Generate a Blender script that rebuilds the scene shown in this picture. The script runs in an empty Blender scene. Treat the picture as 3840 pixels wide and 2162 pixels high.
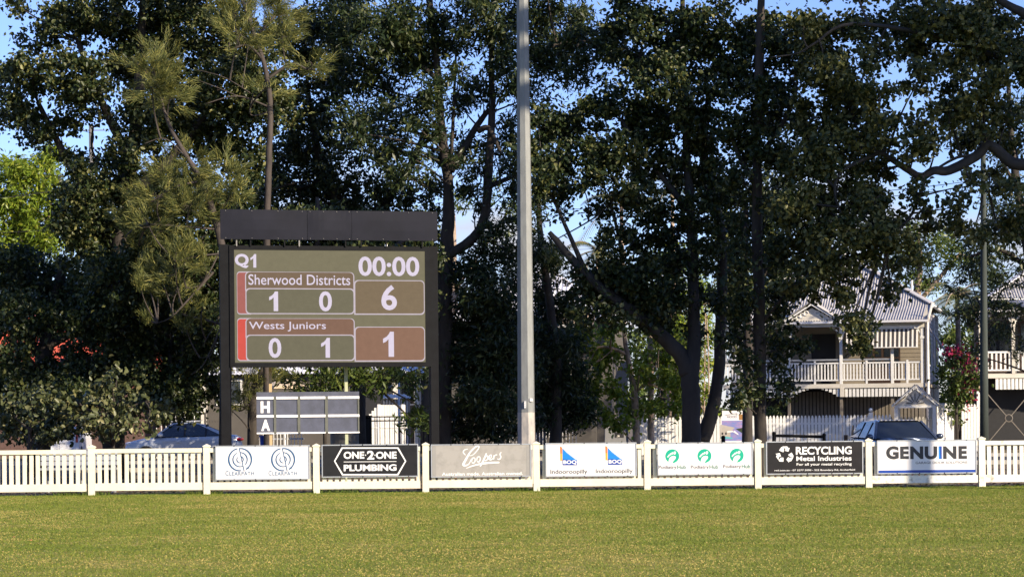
import bpy, bmesh, math, random
import numpy as np
from mathutils import Vector, Matrix
random.seed(7)
RNG = np.random.default_rng(11)
R = math.radians
sc = bpy.context.scene
col = sc.collection

# ------------------------------------------------------------------ camera
F, HY, CX, ROLL, CH = 8000.0, 1570.0, 1920.0, 0.009, 1.55   # focal length in photo pixels, horizon row, centre column, roll, eye height
cam_d = bpy.data.cameras.new('camera')
cam = bpy.data.objects.new('camera', cam_d)
col.objects.link(cam)
cam.location = (0, 0, CH)
cam.rotation_euler = (math.pi / 2, ROLL, 0)
cam_d.sensor_width = 36.0
cam_d.lens = F / 3840.0 * 36.0
cam_d.shift_y = (HY - 1081.0) / 3840.0
cam_d.clip_end = 3000.0
sc.camera = cam

# ------------------------------------------------------------------ sky, sun, exposure
SUN_AZ, SUN_EL = 50.0, 22.0          # degrees to the right of straight behind the camera, elevation
SKY_STRENGTH, SUN_STRENGTH, EXPOSURE = 0.088, 5.0, 0.90
world = bpy.data.worlds.new('World')
sc.world = world
world.use_nodes = True
wn, wl = world.node_tree.nodes, world.node_tree.links
wn.clear()
w_out = wn.new('ShaderNodeOutputWorld')
w_bg = wn.new('ShaderNodeBackground')
w_sky = wn.new('ShaderNodeTexSky')
w_sky.sky_type = 'NISHITA'
w_sky.sun_disc = False
w_sky.sun_elevation = R(SUN_EL)
w_sky.sun_rotation = R(180.0 - SUN_AZ)
w_sky.air_density = 1.0
w_sky.dust_density = 0.2
w_sky.ozone_density = 2.0
w_bg.inputs['Strength'].default_value = SKY_STRENGTH
# low puffy clouds, the same all round the horizon
w_tc = wn.new('ShaderNodeTexCoord')
w_map = wn.new('ShaderNodeMapping')
w_map.inputs['Scale'].default_value = (9, 9, 22)
w_map.inputs['Location'].default_value = (0.35, 0.0, 0.5)
w_noi = wn.new('ShaderNodeTexNoise')
w_noi.inputs['Scale'].default_value = 1.0
w_noi.inputs['Detail'].default_value = 7.0
w_noi.inputs['Roughness'].default_value = 0.55
w_ramp = wn.new('ShaderNodeValToRGB')
w_ramp.color_ramp.elements[0].position = 0.50
w_ramp.color_ramp.elements[1].position = 0.64
w_sep = wn.new('ShaderNodeSeparateXYZ')
w_low = wn.new('ShaderNodeMapRange')
w_low.inputs['From Min'].default_value = 0.09
w_low.inputs['From Max'].default_value = 0.15
w_low.inputs['To Min'].default_value = 1.0
w_low.inputs['To Max'].default_value = 0.0
w_mul = wn.new('ShaderNodeMath'); w_mul.operation = 'MULTIPLY'
w_mix = wn.new('ShaderNodeMix'); w_mix.data_type = 'RGBA'
w_mix.inputs[7].default_value = (4.4, 4.5, 5.0, 1)
wl.new(w_tc.outputs['Generated'], w_map.inputs['Vector'])
wl.new(w_map.outputs['Vector'], w_noi.inputs['Vector'])
wl.new(w_noi.outputs['Fac'], w_ramp.inputs['Fac'])
wl.new(w_tc.outputs['Generated'], w_sep.inputs[0])
wl.new(w_sep.outputs['Z'], w_low.inputs['Value'])
wl.new(w_ramp.outputs['Color'], w_mul.inputs[0])
wl.new(w_low.outputs['Result'], w_mul.inputs[1])
wl.new(w_mul.outputs[0], w_mix.inputs['Factor'])
w_tint = wn.new('ShaderNodeMix'); w_tint.data_type = 'RGBA'; w_tint.blend_type = 'MULTIPLY'
w_tint.inputs['Factor'].default_value = 1.0
w_tint.inputs[7].default_value = (0.86, 0.93, 1.38, 1)          # the clear deep blue of a dry winter afternoon
wl.new(w_sky.outputs['Color'], w_tint.inputs[6])
wl.new(w_tint.outputs[2], w_mix.inputs[6])
wl.new(w_mix.outputs[2], w_bg.inputs['Color'])
wl.new(w_bg.outputs[0], w_out.inputs[0])

az, el = R(SUN_AZ), R(SUN_EL)
to_sun = Vector((math.sin(az) * math.cos(el), -math.cos(az) * math.cos(el), math.sin(el)))
sun_d = bpy.data.lights.new('sun', 'SUN')
sun_d.energy = SUN_STRENGTH
sun_d.angle = R(0.53)
sun_d.color = (1.0, 0.85, 0.64)
sun = bpy.data.objects.new('sun', sun_d)
col.objects.link(sun)
sun.rotation_euler = to_sun.to_track_quat('Z', 'Y').to_euler()
sun.location = to_sun * 60

sc.render.engine = 'CYCLES'
sc.view_settings.view_transform = 'Standard'
sc.view_settings.look = 'None'
sc.view_settings.exposure = EXPOSURE
sc.view_settings.gamma = 1.0
sc.view_settings.use_curve_mapping = False
sc.cycles.max_bounces = 6
sc.cycles.diffuse_bounces = 3
sc.cycles.glossy_bounces = 3
sc.cycles.transmission_bounces = 4
sc.cycles.transparent_max_bounces = 6
sc.cycles.caustics_reflective = False
sc.cycles.caustics_refractive = False

# ------------------------------------------------------------------ helpers
CR, SR = math.cos(ROLL), math.sin(ROLL)
def ray(px, py):
    u, v = px - CX, HY - py
    return (u * CR + v * SR) / F, (-u * SR + v * CR) / F
def at(px, py, Y):
    """the point at distance Y that the photo shows at this pixel"""
    a, b = ray(px, py)
    return Vector((a * Y, Y, CH + b * Y))
class Fr:
    """a vertical plane standing at P0, turned by a: its own x runs along it, y back, z up"""
    def __init__(s, px, Y, a_deg):
        s.p = at(px, 1600, Y); s.p.z = 0.0
        s.a = R(a_deg)
    def L(s, px, py, dy=0.0):
        a, b = ray(px, py)
        sa, ca = math.sin(s.a), math.cos(s.a)
        t = (dy - s.p.x * sa + s.p.y * ca) / (-a * sa + ca)
        X, Y = t * a, t
        return (X - s.p.x) * ca + (Y - s.p.y) * sa, CH + t * b
    def x(s, px, py=1500, dy=0.0): return s.L(px, py, dy)[0]
    def z(s, px, py, dy=0.0): return s.L(px, py, dy)[1]

class G:
    def __init__(s): s.v, s.f = [], []
    def quad(s, *p):
        n = len(s.v); s.v += [tuple(q) for q in p]; s.f.append(tuple(range(n, n + len(p))))
        return s
    def box(s, x0, y0, z0, x1, y1, z1):
        n = len(s.v)
        s.v += [(x0, y0, z0), (x1, y0, z0), (x1, y1, z0), (x0, y1, z0), (x0, y0, z1), (x1, y0, z1), (x1, y1, z1), (x0, y1, z1)]
        s.f += [(n, n+3, n+2, n+1), (n+4, n+5, n+6, n+7), (n, n+1, n+5, n+4), (n+1, n+2, n+6, n+5), (n+2, n+3, n+7, n+6), (n+3, n, n+4, n+7)]
        return s
    def prism(s, poly, y0, y1):
        """polygon of (x, z) given counter-clockwise from the front, pulled from y0 to y1"""
        n, k = len(s.v), len(poly)
        s.v += [(x, y0, z) for x, z in poly] + [(x, y1, z) for x, z in poly]
        s.f.append(tuple(range(n, n + k)))
        s.f.append(tuple(range(n + 2 * k - 1, n + k - 1, -1)))
        for i in range(k):
            j = (i + 1) % k
            s.f.append((n + j, n + i, n + k + i, n + k + j))
        return s
    def bar(s, p, q, w, h, up=(0, 0, 1)):
        p, q = Vector(p), Vector(q)
        d = (q - p).normalized(); up = Vector(up)
        if abs(d.dot(up)) > 0.99: up = Vector((0, 1, 0))
        sx = d.cross(up).normalized(); sy = sx.cross(d).normalized()
        n = len(s.v)
        for e in (p, q):
            for a, b in ((-1, -1), (1, -1), (1, 1), (-1, 1)):
                s.v.append(tuple(e + sx * (a * w / 2) + sy * (b * h / 2)))
        s.f += [(n, n+1, n+2, n+3), (n+7, n+6, n+5, n+4)] + [(n+i, n+4+i, n+4+(i+1) % 4, n+(i+1) % 4) for i in range(4)]
        return s
    def tube(s, pts, rad, k=8, cap=True, wob=0.0):
        pts = [Vector(p) for p in pts]
        n0 = len(s.v)
        ref = None
        for i, p in enumerate(pts):
            d = (pts[min(i + 1, len(pts) - 1)] - pts[max(i - 1, 0)])
            d = d.normalized() if d.length > 1e-9 else Vector((0, 0, 1))
            if ref is None:
                ref = d.cross(Vector((0, 1, 0)) if abs(d.y) < 0.9 else Vector((1, 0, 0))).normalized()
            else:
                ref = (ref - d * ref.dot(d)).normalized()
            b = d.cross(ref)
            r = rad[i] if hasattr(rad, '__len__') else rad
            for j in range(k):
                t = 2 * math.pi * j / k
                rr = r * (1 + wob * (math.sin(3 * t + i * 0.9) * 0.5 + random.uniform(-.5, .5)))
                s.v.append(tuple(p + ref * (rr * math.cos(t)) + b * (rr * math.sin(t))))
        for i in range(len(pts) - 1):
            for j in range(k):
                a, b2 = n0 + i * k + j, n0 + i * k + (j + 1) % k
                s.f.append((a, b2, b2 + k, a + k))
        if cap:
            s.f.append(tuple(n0 + j for j in range(k - 1, -1, -1)))
            m = n0 + (len(pts) - 1) * k
            s.f.append(tuple(m + j for j in range(k)))
        return s
    def ball(s, c, r, n=8, m=6, sz=1.0):
        n0 = len(s.v)
        for i in range(m + 1):
            ph = math.pi * i / m
            for j in range(n):
                t = 2 * math.pi * j / n
                s.v.append((c[0] + r * math.sin(ph) * math.cos(t), c[1] + r * math.sin(ph) * math.sin(t), c[2] + sz * r * math.cos(ph)))
        for i in range(m):
            for j in range(n):
                a, b = n0 + i * n + j, n0 + i * n + (j + 1) % n
                s.f.append((a, a + n, b + n, b))
        return s
    def mesh(s, name, mat, smooth=False):
        me = bpy.data.meshes.new(name)
        me.from_pydata(s.v, [], s.f)
        me.materials.append(mat)
        if smooth: me.shade_smooth()
        me.update()
        return me
    def build(s, name, mat, parent=None, loc=None, smooth=False):
        return put(name, s.mesh(name, mat, smooth), parent, loc)

def put(name, me, parent=None, loc=None, rot=None):
    o = bpy.data.objects.new(name, me)
    col.objects.link(o)
    if parent: o.parent = parent
    if loc is not None: o.location = loc
    if rot is not None: o.rotation_euler = rot
    return o
def tag(o, label, cat, group=None, kind=None):
    o['label'] = label; o['category'] = cat
    if group: o['group'] = group
    if kind: o['kind'] = kind
    return o
def thing(name, label, cat, loc=(0, 0, 0), rz=0.0, group=None):
    o = bpy.data.objects.new(name, None)
    o.empty_display_size = 0.3
    col.objects.link(o)
    o.location = loc; o.rotation_euler = (0, 0, rz)
    return tag(o, label, cat, group)
def framed(name, label, cat, fr, group=None): return thing(name, label, cat, fr.p, fr.a, group)
def structure(o): o['kind'] = 'structure'; return o
def stuff(o): o['kind'] = 'stuff'; return o

# ------------------------------------------------------------------ materials
def srgb(r, g, b):
    f = lambda c: (c / 255 / 12.92) if c / 255 <= 0.04045 else ((c / 255 + 0.055) / 1.055) ** 2.4
    return (f(r), f(g), f(b))
def mat(name, color, rough=0.6, var=0.0, scale=6.0, color2=None, bump=0.0, bscale=None, metal=0.0, spec=0.5, stretch=(1, 1, 1), coat=0.0, detail=5.0, lo=0.35, hi=0.65):
    """principled surface whose colour wanders between two tones by noise, with a little relief"""
    m = bpy.data.materials.new(name); m.use_nodes = True
    n, l = m.node_tree.nodes, m.node_tree.links
    b = n['Principled BSDF']
    b.inputs['Roughness'].default_value = rough
    b.inputs['Metallic'].default_value = metal
    b.inputs['Specular IOR Level'].default_value = spec
    b.inputs['Coat Weight'].default_value = coat
    c1 = tuple(color)
    if color2 is None: color2 = tuple(max(0, c * (1 - var)) for c in c1)
    tc = n.new('ShaderNodeTexCoord'); mp = n.new('ShaderNodeMapping'); mp.inputs['Scale'].default_value = stretch
    l.new(tc.outputs['Object'], mp.inputs['Vector'])
    if var > 0 or tuple(color2) != c1:
        no = n.new('ShaderNodeTexNoise'); no.inputs['Scale'].default_value = scale; no.inputs['Detail'].default_value = detail
        no.inputs['Roughness'].default_value = 0.65
        rp = n.new('ShaderNodeValToRGB')
        rp.color_ramp.elements[0].position = lo; rp.color_ramp.elements[1].position = hi
        rp.color_ramp.elements[0].color = (*color2, 1); rp.color_ramp.elements[1].color = (*c1, 1)
        l.new(mp.outputs[0], no.inputs['Vector']); l.new(no.outputs['Fac'], rp.inputs['Fac']); l.new(rp.outputs['Color'], b.inputs['Base Color'])
    else:
        b.inputs['Base Color'].default_value = (*c1, 1)
    if bump > 0:
        nb = n.new('ShaderNodeTexNoise'); nb.inputs['Scale'].default_value = bscale or scale * 4; nb.inputs['Detail'].default_value = 4
        bp = n.new('ShaderNodeBump'); bp.inputs['Strength'].default_value = bump; bp.inputs['Distance'].default_value = 0.02
        l.new(mp.outputs[0], nb.inputs['Vector']); l.new(nb.outputs['Fac'], bp.inputs['Height']); l.new(bp.outputs[0], b.inputs['Normal'])
    return m
def leaf_mat(name, dark, mid, light, rough=0.42, trans=0.32, tcol=None):
    """leaf colour picked per leaf by its own tint; some light comes through the blade"""
    m = bpy.data.materials.new(name); m.use_nodes = True
    n, l = m.node_tree.nodes, m.node_tree.links
    b = n['Principled BSDF']; out = n['Material Output']
    at_ = n.new('ShaderNodeAttribute'); at_.attribute_name = 'tint'
    rp = n.new('ShaderNodeValToRGB')
    e = rp.color_ramp.elements
    e[0].position = 0.0; e[0].color = (*dark, 1); e[1].position = 1.0; e[1].color = (*light, 1)
    k = e.new(0.55); k.color = (*mid, 1)
    l.new(at_.outputs['Fac'], rp.inputs['Fac']); l.new(rp.outputs['Color'], b.inputs['Base Color'])
    b.inputs['Roughness'].default_value = rough
    b.inputs['Specular IOR Level'].default_value = 0.35
    tr = n.new('ShaderNodeBsdfTranslucent'); mx = n.new('ShaderNodeMixShader'); mx.inputs[0].default_value = trans
    l.new(rp.outputs['Color'], tr.inputs['Color'])
    l.new(b.outputs[0], mx.inputs[1]); l.new(tr.outputs[0], mx.inputs[2]); l.new(mx.outputs[0], out.inputs[0])
    return m
def lit(name, rgb):
    """light-emitting display colour that shows as this 0-255 tone"""
    m = bpy.data.materials.new(name); m.use_nodes = True
    b = m.node_tree.nodes['Principled BSDF']
    b.inputs['Base Color'].default_value = (0.004, 0.004, 0.004, 1)
    b.inputs['Specular IOR Level'].default_value = 0.05
    b.inputs['Roughness'].default_value = 0.8
    b.inputs['Emission Color'].default_value = (*srgb(*rgb), 1)
    n, l = m.node_tree.nodes, m.node_tree.links
    tc = n.new('ShaderNodeTexCoord'); no = n.new('ShaderNodeTexNoise'); no.inputs['Scale'].default_value = 7.0; no.inputs['Detail'].default_value = 6; no.inputs['Roughness'].default_value = 0.8
    mr = n.new('ShaderNodeMapRange'); mr.inputs['From Min'].default_value = 0.3; mr.inputs['From Max'].default_value = 0.7
    mr.inputs['To Min'].default_value = 0.85 / 2 ** EXPOSURE; mr.inputs['To Max'].default_value = 1.0 / 2 ** EXPOSURE     # modules of uneven brightness
    l.new(tc.outputs['Object'], no.inputs['Vector']); l.new(no.outputs['Fac'], mr.inputs['Value']); l.new(mr.outputs[0], b.inputs['Emission Strength'])
    return m

M = {}
M['fence_white'] = mat('fence_white', (0.74, 0.70, 0.55), 0.5, color2=(0.68, 0.63, 0.48), scale=2.5, bump=0.05, bscale=30)
M['fence_mottled'] = mat('fence_mottled', (0.78, 0.74, 0.64), 0.65, color2=(0.36, 0.32, 0.25), scale=7, bump=0.1, bscale=30, lo=0.30, hi=0.47, detail=9)  # off-white broken by darker brown noise blotches
M['white_paint'] = mat('white_paint', (0.76, 0.75, 0.72), 0.5, var=0.12, scale=3)
M['cream_paint'] = mat('cream_paint', (0.62, 0.58, 0.50), 0.55, var=0.12, scale=2)
M['tan_wall'] = mat('tan_wall', (0.24, 0.205, 0.155), 0.6, var=0.15, scale=2)
M['tan_batten'] = mat('tan_batten', (0.19, 0.165, 0.135), 0.6, var=0.2, scale=3)
M['slate_board'] = mat('slate_board', (0.17, 0.165, 0.20), 0.5, var=0.15, scale=4)
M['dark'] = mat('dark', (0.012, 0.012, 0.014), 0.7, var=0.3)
M['dark_timber'] = mat('dark_timber', (0.05, 0.028, 0.02), 0.5, var=0.3)
M['glass'] = mat('glass', (0.015, 0.02, 0.028), 0.06, spec=0.8)
M['steel_black'] = mat('steel_black', (0.0065, 0.007, 0.0085), 0.6, spec=0.12, color2=(0.004, 0.004, 0.005), scale=5, bump=0.05)
M['galv'] = mat('galv', (0.215, 0.225, 0.22), 0.55, spec=0.3, color2=(0.165, 0.172, 0.172), scale=9, metal=0.15, stretch=(1, 1, .25))
M['galv_base'] = mat('galv_base', (0.42, 0.38, 0.33), 0.6, color2=(0.20, 0.20, 0.20), scale=5, stretch=(1, 1, .4))
M['alu'] = mat('alu', (0.55, 0.56, 0.57), 0.4, var=0.15, metal=0.6)
M['roof_grey'] = mat('roof_grey', (0.47, 0.455, 0.445), 0.5, color2=(0.38, 0.37, 0.36), scale=1.2, metal=0.1)
M['roof_white'] = mat('roof_white', (0.66, 0.66, 0.69), 0.45, var=0.12, scale=1.0)
M['roof_red'] = mat('roof_red', (0.55, 0.10, 0.05), 0.55, color2=(0.42, 0.075, 0.04), scale=3)
M['brick_wall'] = mat('brick_wall', (0.10, 0.055, 0.045), 0.85, color2=(0.065, 0.038, 0.03), scale=6)
M['roof_tile'] = mat('roof_tile', (0.42, 0.32, 0.22), 0.6, var=0.3, scale=6)
M['brick'] = mat('brick', (0.24, 0.085, 0.06), 0.8, color2=(0.15, 0.06, 0.05), scale=9, bump=0.2)
M['mortar'] = mat('mortar', (0.42, 0.37, 0.30), 0.9, var=0.2)
M['timber'] = mat('timber', (0.50, 0.36, 0.19), 0.7, var=0.25, scale=3, stretch=(6, 6, .6))
M['timber_green'] = mat('timber_green', (0.40, 0.42, 0.27), 0.7, var=0.25, scale=3, stretch=(6, 6, .6))
M['pole_timber'] = mat('pole_timber', (0.040, 0.052, 0.045), 0.8, var=0.35, scale=4, stretch=(5, 5, .3), bump=0.3)
M['bark'] = mat('bark', (0.050, 0.040, 0.032), 0.9, color2=(0.022, 0.018, 0.015), scale=5, bump=0.6, bscale=14, stretch=(1, 1, .3))
M['bark_smooth'] = mat('bark_smooth', (0.042, 0.037, 0.034), 0.85, color2=(0.020, 0.018, 0.017), scale=3, bump=0.3, bscale=9, stretch=(1, 1, .4))
M['bark_pale'] = mat('bark_pale', (0.40, 0.30, 0.22), 0.8, color2=(0.22, 0.16, 0.12), scale=6, bump=0.3)
M['bark_grey'] = mat('bark_grey', (0.060, 0.047, 0.041), 0.85, color2=(0.032, 0.025, 0.022), scale=6, bump=0.5, bscale=20, stretch=(1, 1, .3))
M['twig_dead'] = mat('twig_dead', (0.42, 0.33, 0.24), 0.8, var=0.3, scale=8)
M['car_white'] = mat('car_white', (0.42, 0.45, 0.50), 0.22, coat=0.6, var=0.03, scale=1)
M['car_silver'] = mat('car_silver', (0.065, 0.085, 0.13), 0.25, metal=0.4, coat=0.6)
M['van_white'] = mat('van_white', (0.62, 0.62, 0.64), 0.35, var=0.05)
M['rubber'] = mat('rubber', (0.02, 0.02, 0.02), 0.8, var=0.2)
M['red_lamp'] = mat('red_lamp', (0.35, 0.01, 0.015), 0.2)
M['clear_lamp'] = mat('clear_lamp', (0.6, 0.62, 0.65), 0.1)
M['sign_white'] = mat('sign_white', (0.74, 0.72, 0.72), 0.4, var=0.05, scale=1.5)
M['sign_black'] = mat('sign_black', (0.012, 0.0125, 0.015), 0.5, spec=0.15, color2=(0.02, 0.02, 0.022), scale=3, lo=.5, hi=.75)
M['sign_char'] = mat('sign_char', (0.024, 0.022, 0.024), 0.5, spec=0.15, color2=(0.019, 0.018, 0.019), scale=3)
M['sign_faded'] = mat('sign_faded', (0.25, 0.24, 0.222), 0.7, spec=0.2, color2=(0.33, 0.315, 0.295), scale=4, lo=.48, hi=.72, detail=10)
M['sign_faded_edge'] = mat('sign_faded_edge', (0.28, 0.27, 0.255), 0.6, var=.1)
M['print_white'] = mat('print_white', (0.80, 0.79, 0.78), 0.5, var=0.03)
M['print_black'] = mat('print_black', (0.022, 0.022, 0.026), 0.5, var=0.1)
M['print_grey'] = mat('print_grey', (0.11, 0.10, 0.12), 0.5, var=0.05)
M['print_green'] = mat('print_green', (0.0, 0.36, 0.23), 0.45, var=0.05)
M['print_greengrey'] = mat('print_greengrey', (0.05, 0.18, 0.14), 0.45, var=0.05)
M['print_blue'] = mat('print_blue', (0.005, 0.045, 0.30), 0.4, var=0.05)
M['print_sky'] = mat('print_sky', (0.01, 0.20, 0.62), 0.4, var=0.05)
M['print_pale'] = mat('print_pale', (0.42, 0.53, 0.70), 0.4, var=0.05)
M['print_orange'] = mat('print_orange', (0.80, 0.36, 0.04), 0.4, var=0.05)
M['print_red'] = mat('print_red', (0.75, 0.18, 0.05), 0.4, var=0.05)
M['print_cpblue'] = mat('print_cpblue', (0.03, 0.10, 0.22), 0.4, var=0.2, scale=12)
M['print_cpgrey'] = mat('print_cpgrey', (0.07, 0.14, 0.25), 0.4, var=0.15)
M['board_grey'] = mat('board_grey', (0.092, 0.100, 0.138), 0.6, spec=0.15, color2=(0.070, 0.076, 0.10), scale=4, bump=.04)
M['board_strip'] = mat('board_strip', (0.10, 0.105, 0.085), 0.6, var=0.2)
M['banner'] = mat('banner', (0.012, 0.0125, 0.020), 0.5, spec=0.12, color2=(0.009, 0.0095, 0.015), scale=2)
M['asphalt'] = mat('asphalt', (0.055, 0.055, 0.057), 0.85, var=0.3, scale=12, bump=0.2, bscale=80)
M['concrete'] = mat('concrete', (0.36, 0.34, 0.31), 0.85, var=0.2, scale=3, bump=0.1)
M['umbrella_cloth'] = mat('umbrella_cloth', (0.60, 0.48, 0.33), 0.8, var=0.1)
M['letterbox'] = mat('letterbox', (0.20, 0.20, 0.20), 0.6, var=0.15)
M['stripe_dark'] = mat('stripe_dark', (0.045, 0.042, 0.045), 0.8, var=0.15)
M['stripe_pale'] = mat('stripe_pale', (0.76, 0.72, 0.66), 0.8, var=0.08)
M['grey_wall'] = mat('grey_wall', (0.22, 0.21, 0.20), 0.8, var=0.2, scale=2)
M['dim_wall'] = mat('dim_wall', (0.085, 0.076, 0.064), 0.8, var=0.15, scale=2)  # very dark, with the trees' shade put into the colour
M['bin_blue'] = mat('bin_blue', (0.02, 0.06, 0.35), 0.5)
M['wire'] = mat('wire', (0.02, 0.02, 0.022), 0.6)
M['photo_sky'] = mat('photo_sky', (0.10, 0.20, 0.48), 0.5, color2=(0.35, 0.22, 0.38), scale=4, stretch=(1, 1, 3))
M['photo_house'] = mat('photo_house', (0.42, 0.38, 0.33), 0.5, var=0.15)
M['photo_trees'] = mat('photo_trees', (0.03, 0.05, 0.02), 0.5, var=0.4, scale=15)
M['photo_pool'] = mat('photo_pool', (0.10, 0.38, 0.42), 0.5)
M['photo_gold'] = mat('photo_gold', (0.33, 0.17, 0.05), 0.5, var=0.2)

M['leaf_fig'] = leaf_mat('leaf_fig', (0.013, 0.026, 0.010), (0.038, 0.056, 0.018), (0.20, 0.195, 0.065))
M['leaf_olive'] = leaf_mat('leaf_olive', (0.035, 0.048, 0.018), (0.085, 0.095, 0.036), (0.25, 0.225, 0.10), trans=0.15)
M['leaf_feather'] = leaf_mat('leaf_feather', (0.013, 0.026, 0.011), (0.034, 0.053, 0.018), (0.15, 0.16, 0.05))
M['leaf_needle'] = leaf_mat('leaf_needle', (0.045, 0.062, 0.018), (0.13, 0.145, 0.04), (0.40, 0.355, 0.10), rough=0.6, trans=0.3)
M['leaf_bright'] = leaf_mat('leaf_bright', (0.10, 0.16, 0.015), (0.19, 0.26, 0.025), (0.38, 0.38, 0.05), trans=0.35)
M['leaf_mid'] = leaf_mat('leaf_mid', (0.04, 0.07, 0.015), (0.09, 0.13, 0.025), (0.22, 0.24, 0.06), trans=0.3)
M['leaf_palm'] = leaf_mat('leaf_palm', (0.06, 0.09, 0.02), (0.13, 0.16, 0.04), (0.34, 0.28, 0.07), trans=0.25)
M['petal'] = leaf_mat('petal', (0.14, 0.006, 0.05), (0.34, 0.015, 0.09), (0.50, 0.13, 0.05), rough=0.7, trans=0.3)
M['grass_blade'] = leaf_mat('grass_blade', (0.085, 0.145, 0.012), (0.200, 0.230, 0.024), (0.47, 0.345, 0.12), rough=0.7, trans=0.2)
M['grass_tuft'] = leaf_mat('grass_tuft', (0.05, 0.10, 0.012), (0.11, 0.17, 0.02), (0.24, 0.25, 0.05), rough=0.6, trans=0.25)
M['litter'] = leaf_mat('litter', (0.05, 0.03, 0.018), (0.16, 0.085, 0.04), (0.45, 0.20, 0.07), rough=0.8, trans=0.1)

ONE = [(.40, 0), (.74, 0), (.74, 1), (.50, 1), (.42, .90), (.28, .80), (.06, .72), (.06, .55), (.24, .60), (.40, .70)]
def text(body, name, m, parent, x0, z0, x1, z1, y=-0.004, bold=0.0, shear=0.0, spacing=1.0):
    """flat lettering fitted to a rectangle of the parent's x-z plane"""
    if body == '1':
        g = G(); xs = [p[0] for p in ONE]; lo, w_ = min(xs), max(xs) - min(xs)
        g.quad(*[(x0 + (p[0] - lo) / w_ * (x1 - x0), y, z0 + p[1] * (z1 - z0)) for p in ONE])
        return g.build(name, m, parent)
    c = bpy.data.curves.new(name, 'FONT')
    c.body = body; c.size = 1.0; c.offset = bold; c.shear = shear; c.space_character = spacing
    c.resolution_u = 4
    o = bpy.data.objects.new(name, c); col.objects.link(o)
    dg = bpy.context.evaluated_depsgraph_get()
    me = bpy.data.meshes.new_from_object(o.evaluated_get(dg))
    bpy.data.objects.remove(o); bpy.data.curves.remove(c)
    n = len(me.vertices)
    co = np.empty(n * 3); me.vertices.foreach_get('co', co); co = co.reshape(-1, 3)
    mn, mx = co.min(0), co.max(0)
    out = np.empty_like(co)
    out[:, 0] = x0 + (co[:, 0] - mn[0]) / (mx[0] - mn[0]) * (x1 - x0)
    out[:, 2] = z0 + (co[:, 1] - mn[1]) / (mx[1] - mn[1]) * (z1 - z0)
    out[:, 1] = y
    me.vertices.foreach_set('co', out.ravel())
    me.materials.clear(); me.materials.append(m)
    me.update()
    return put(name, me, parent)
# ================================================================== setting: ground, field, road
def ground_mat():
    m = bpy.data.materials.new('earth'); m.use_nodes = True
    n, l = m.node_tree.nodes, m.node_tree.links
    b = n['Principled BSDF']; b.inputs['Roughness'].default_value = 0.95
    tc = n.new('ShaderNodeTexCoord')
    n1 = n.new('ShaderNodeTexNoise'); n1.inputs['Scale'].default_value = 0.6; n1.inputs['Detail'].default_value = 6
    n2 = n.new('ShaderNodeTexNoise'); n2.inputs['Scale'].default_value = 14; n2.inputs['Detail'].default_value = 8
    r1 = n.new('ShaderNodeValToRGB'); r2 = n.new('ShaderNodeValToRGB'); mx = n.new('ShaderNodeMix'); mx.data_type = 'RGBA'; mx.blend_type = 'MULTIPLY'
    mx.inputs['Factor'].default_value = 1
    r1.color_ramp.elements[0].color = (0.20, 0.145, 0.10, 1); r1.color_ramp.elements[1].color = (0.13, 0.13, 0.05, 1)
    r1.color_ramp.elements[0].position = 0.45; r1.color_ramp.elements[1].position = 0.62
    r2.color_ramp.elements[0].color = (0.45, 0.42, 0.4, 1); r2.color_ramp.elements[1].color = (1.1, 1.05, 1, 1)
    r2.color_ramp.elements[0].position = 0.3; r2.color_ramp.elements[1].position = 0.7
    l.new(tc.outputs['Object'], n1.inputs['Vector']); l.new(tc.outputs['Object'], n2.inputs['Vector'])
    l.new(n1.outputs['Fac'], r1.inputs['Fac']); l.new(n2.outputs['Fac'], r2.inputs['Fac'])
    l.new(r1.outputs['Color'], mx.inputs[6]); l.new(r2.outputs['Color'], mx.inputs[7]); l.new(mx.outputs[2], b.inputs['Base Color'])
    bp = n.new('ShaderNodeBump'); bp.inputs['Strength'].default_value = 0.6; bp.inputs['Distance'].default_value = 0.03
    l.new(n2.outputs['Fac'], bp.inputs['Height']); l.new(bp.outputs[0], b.inputs['Normal'])
    return m
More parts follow.
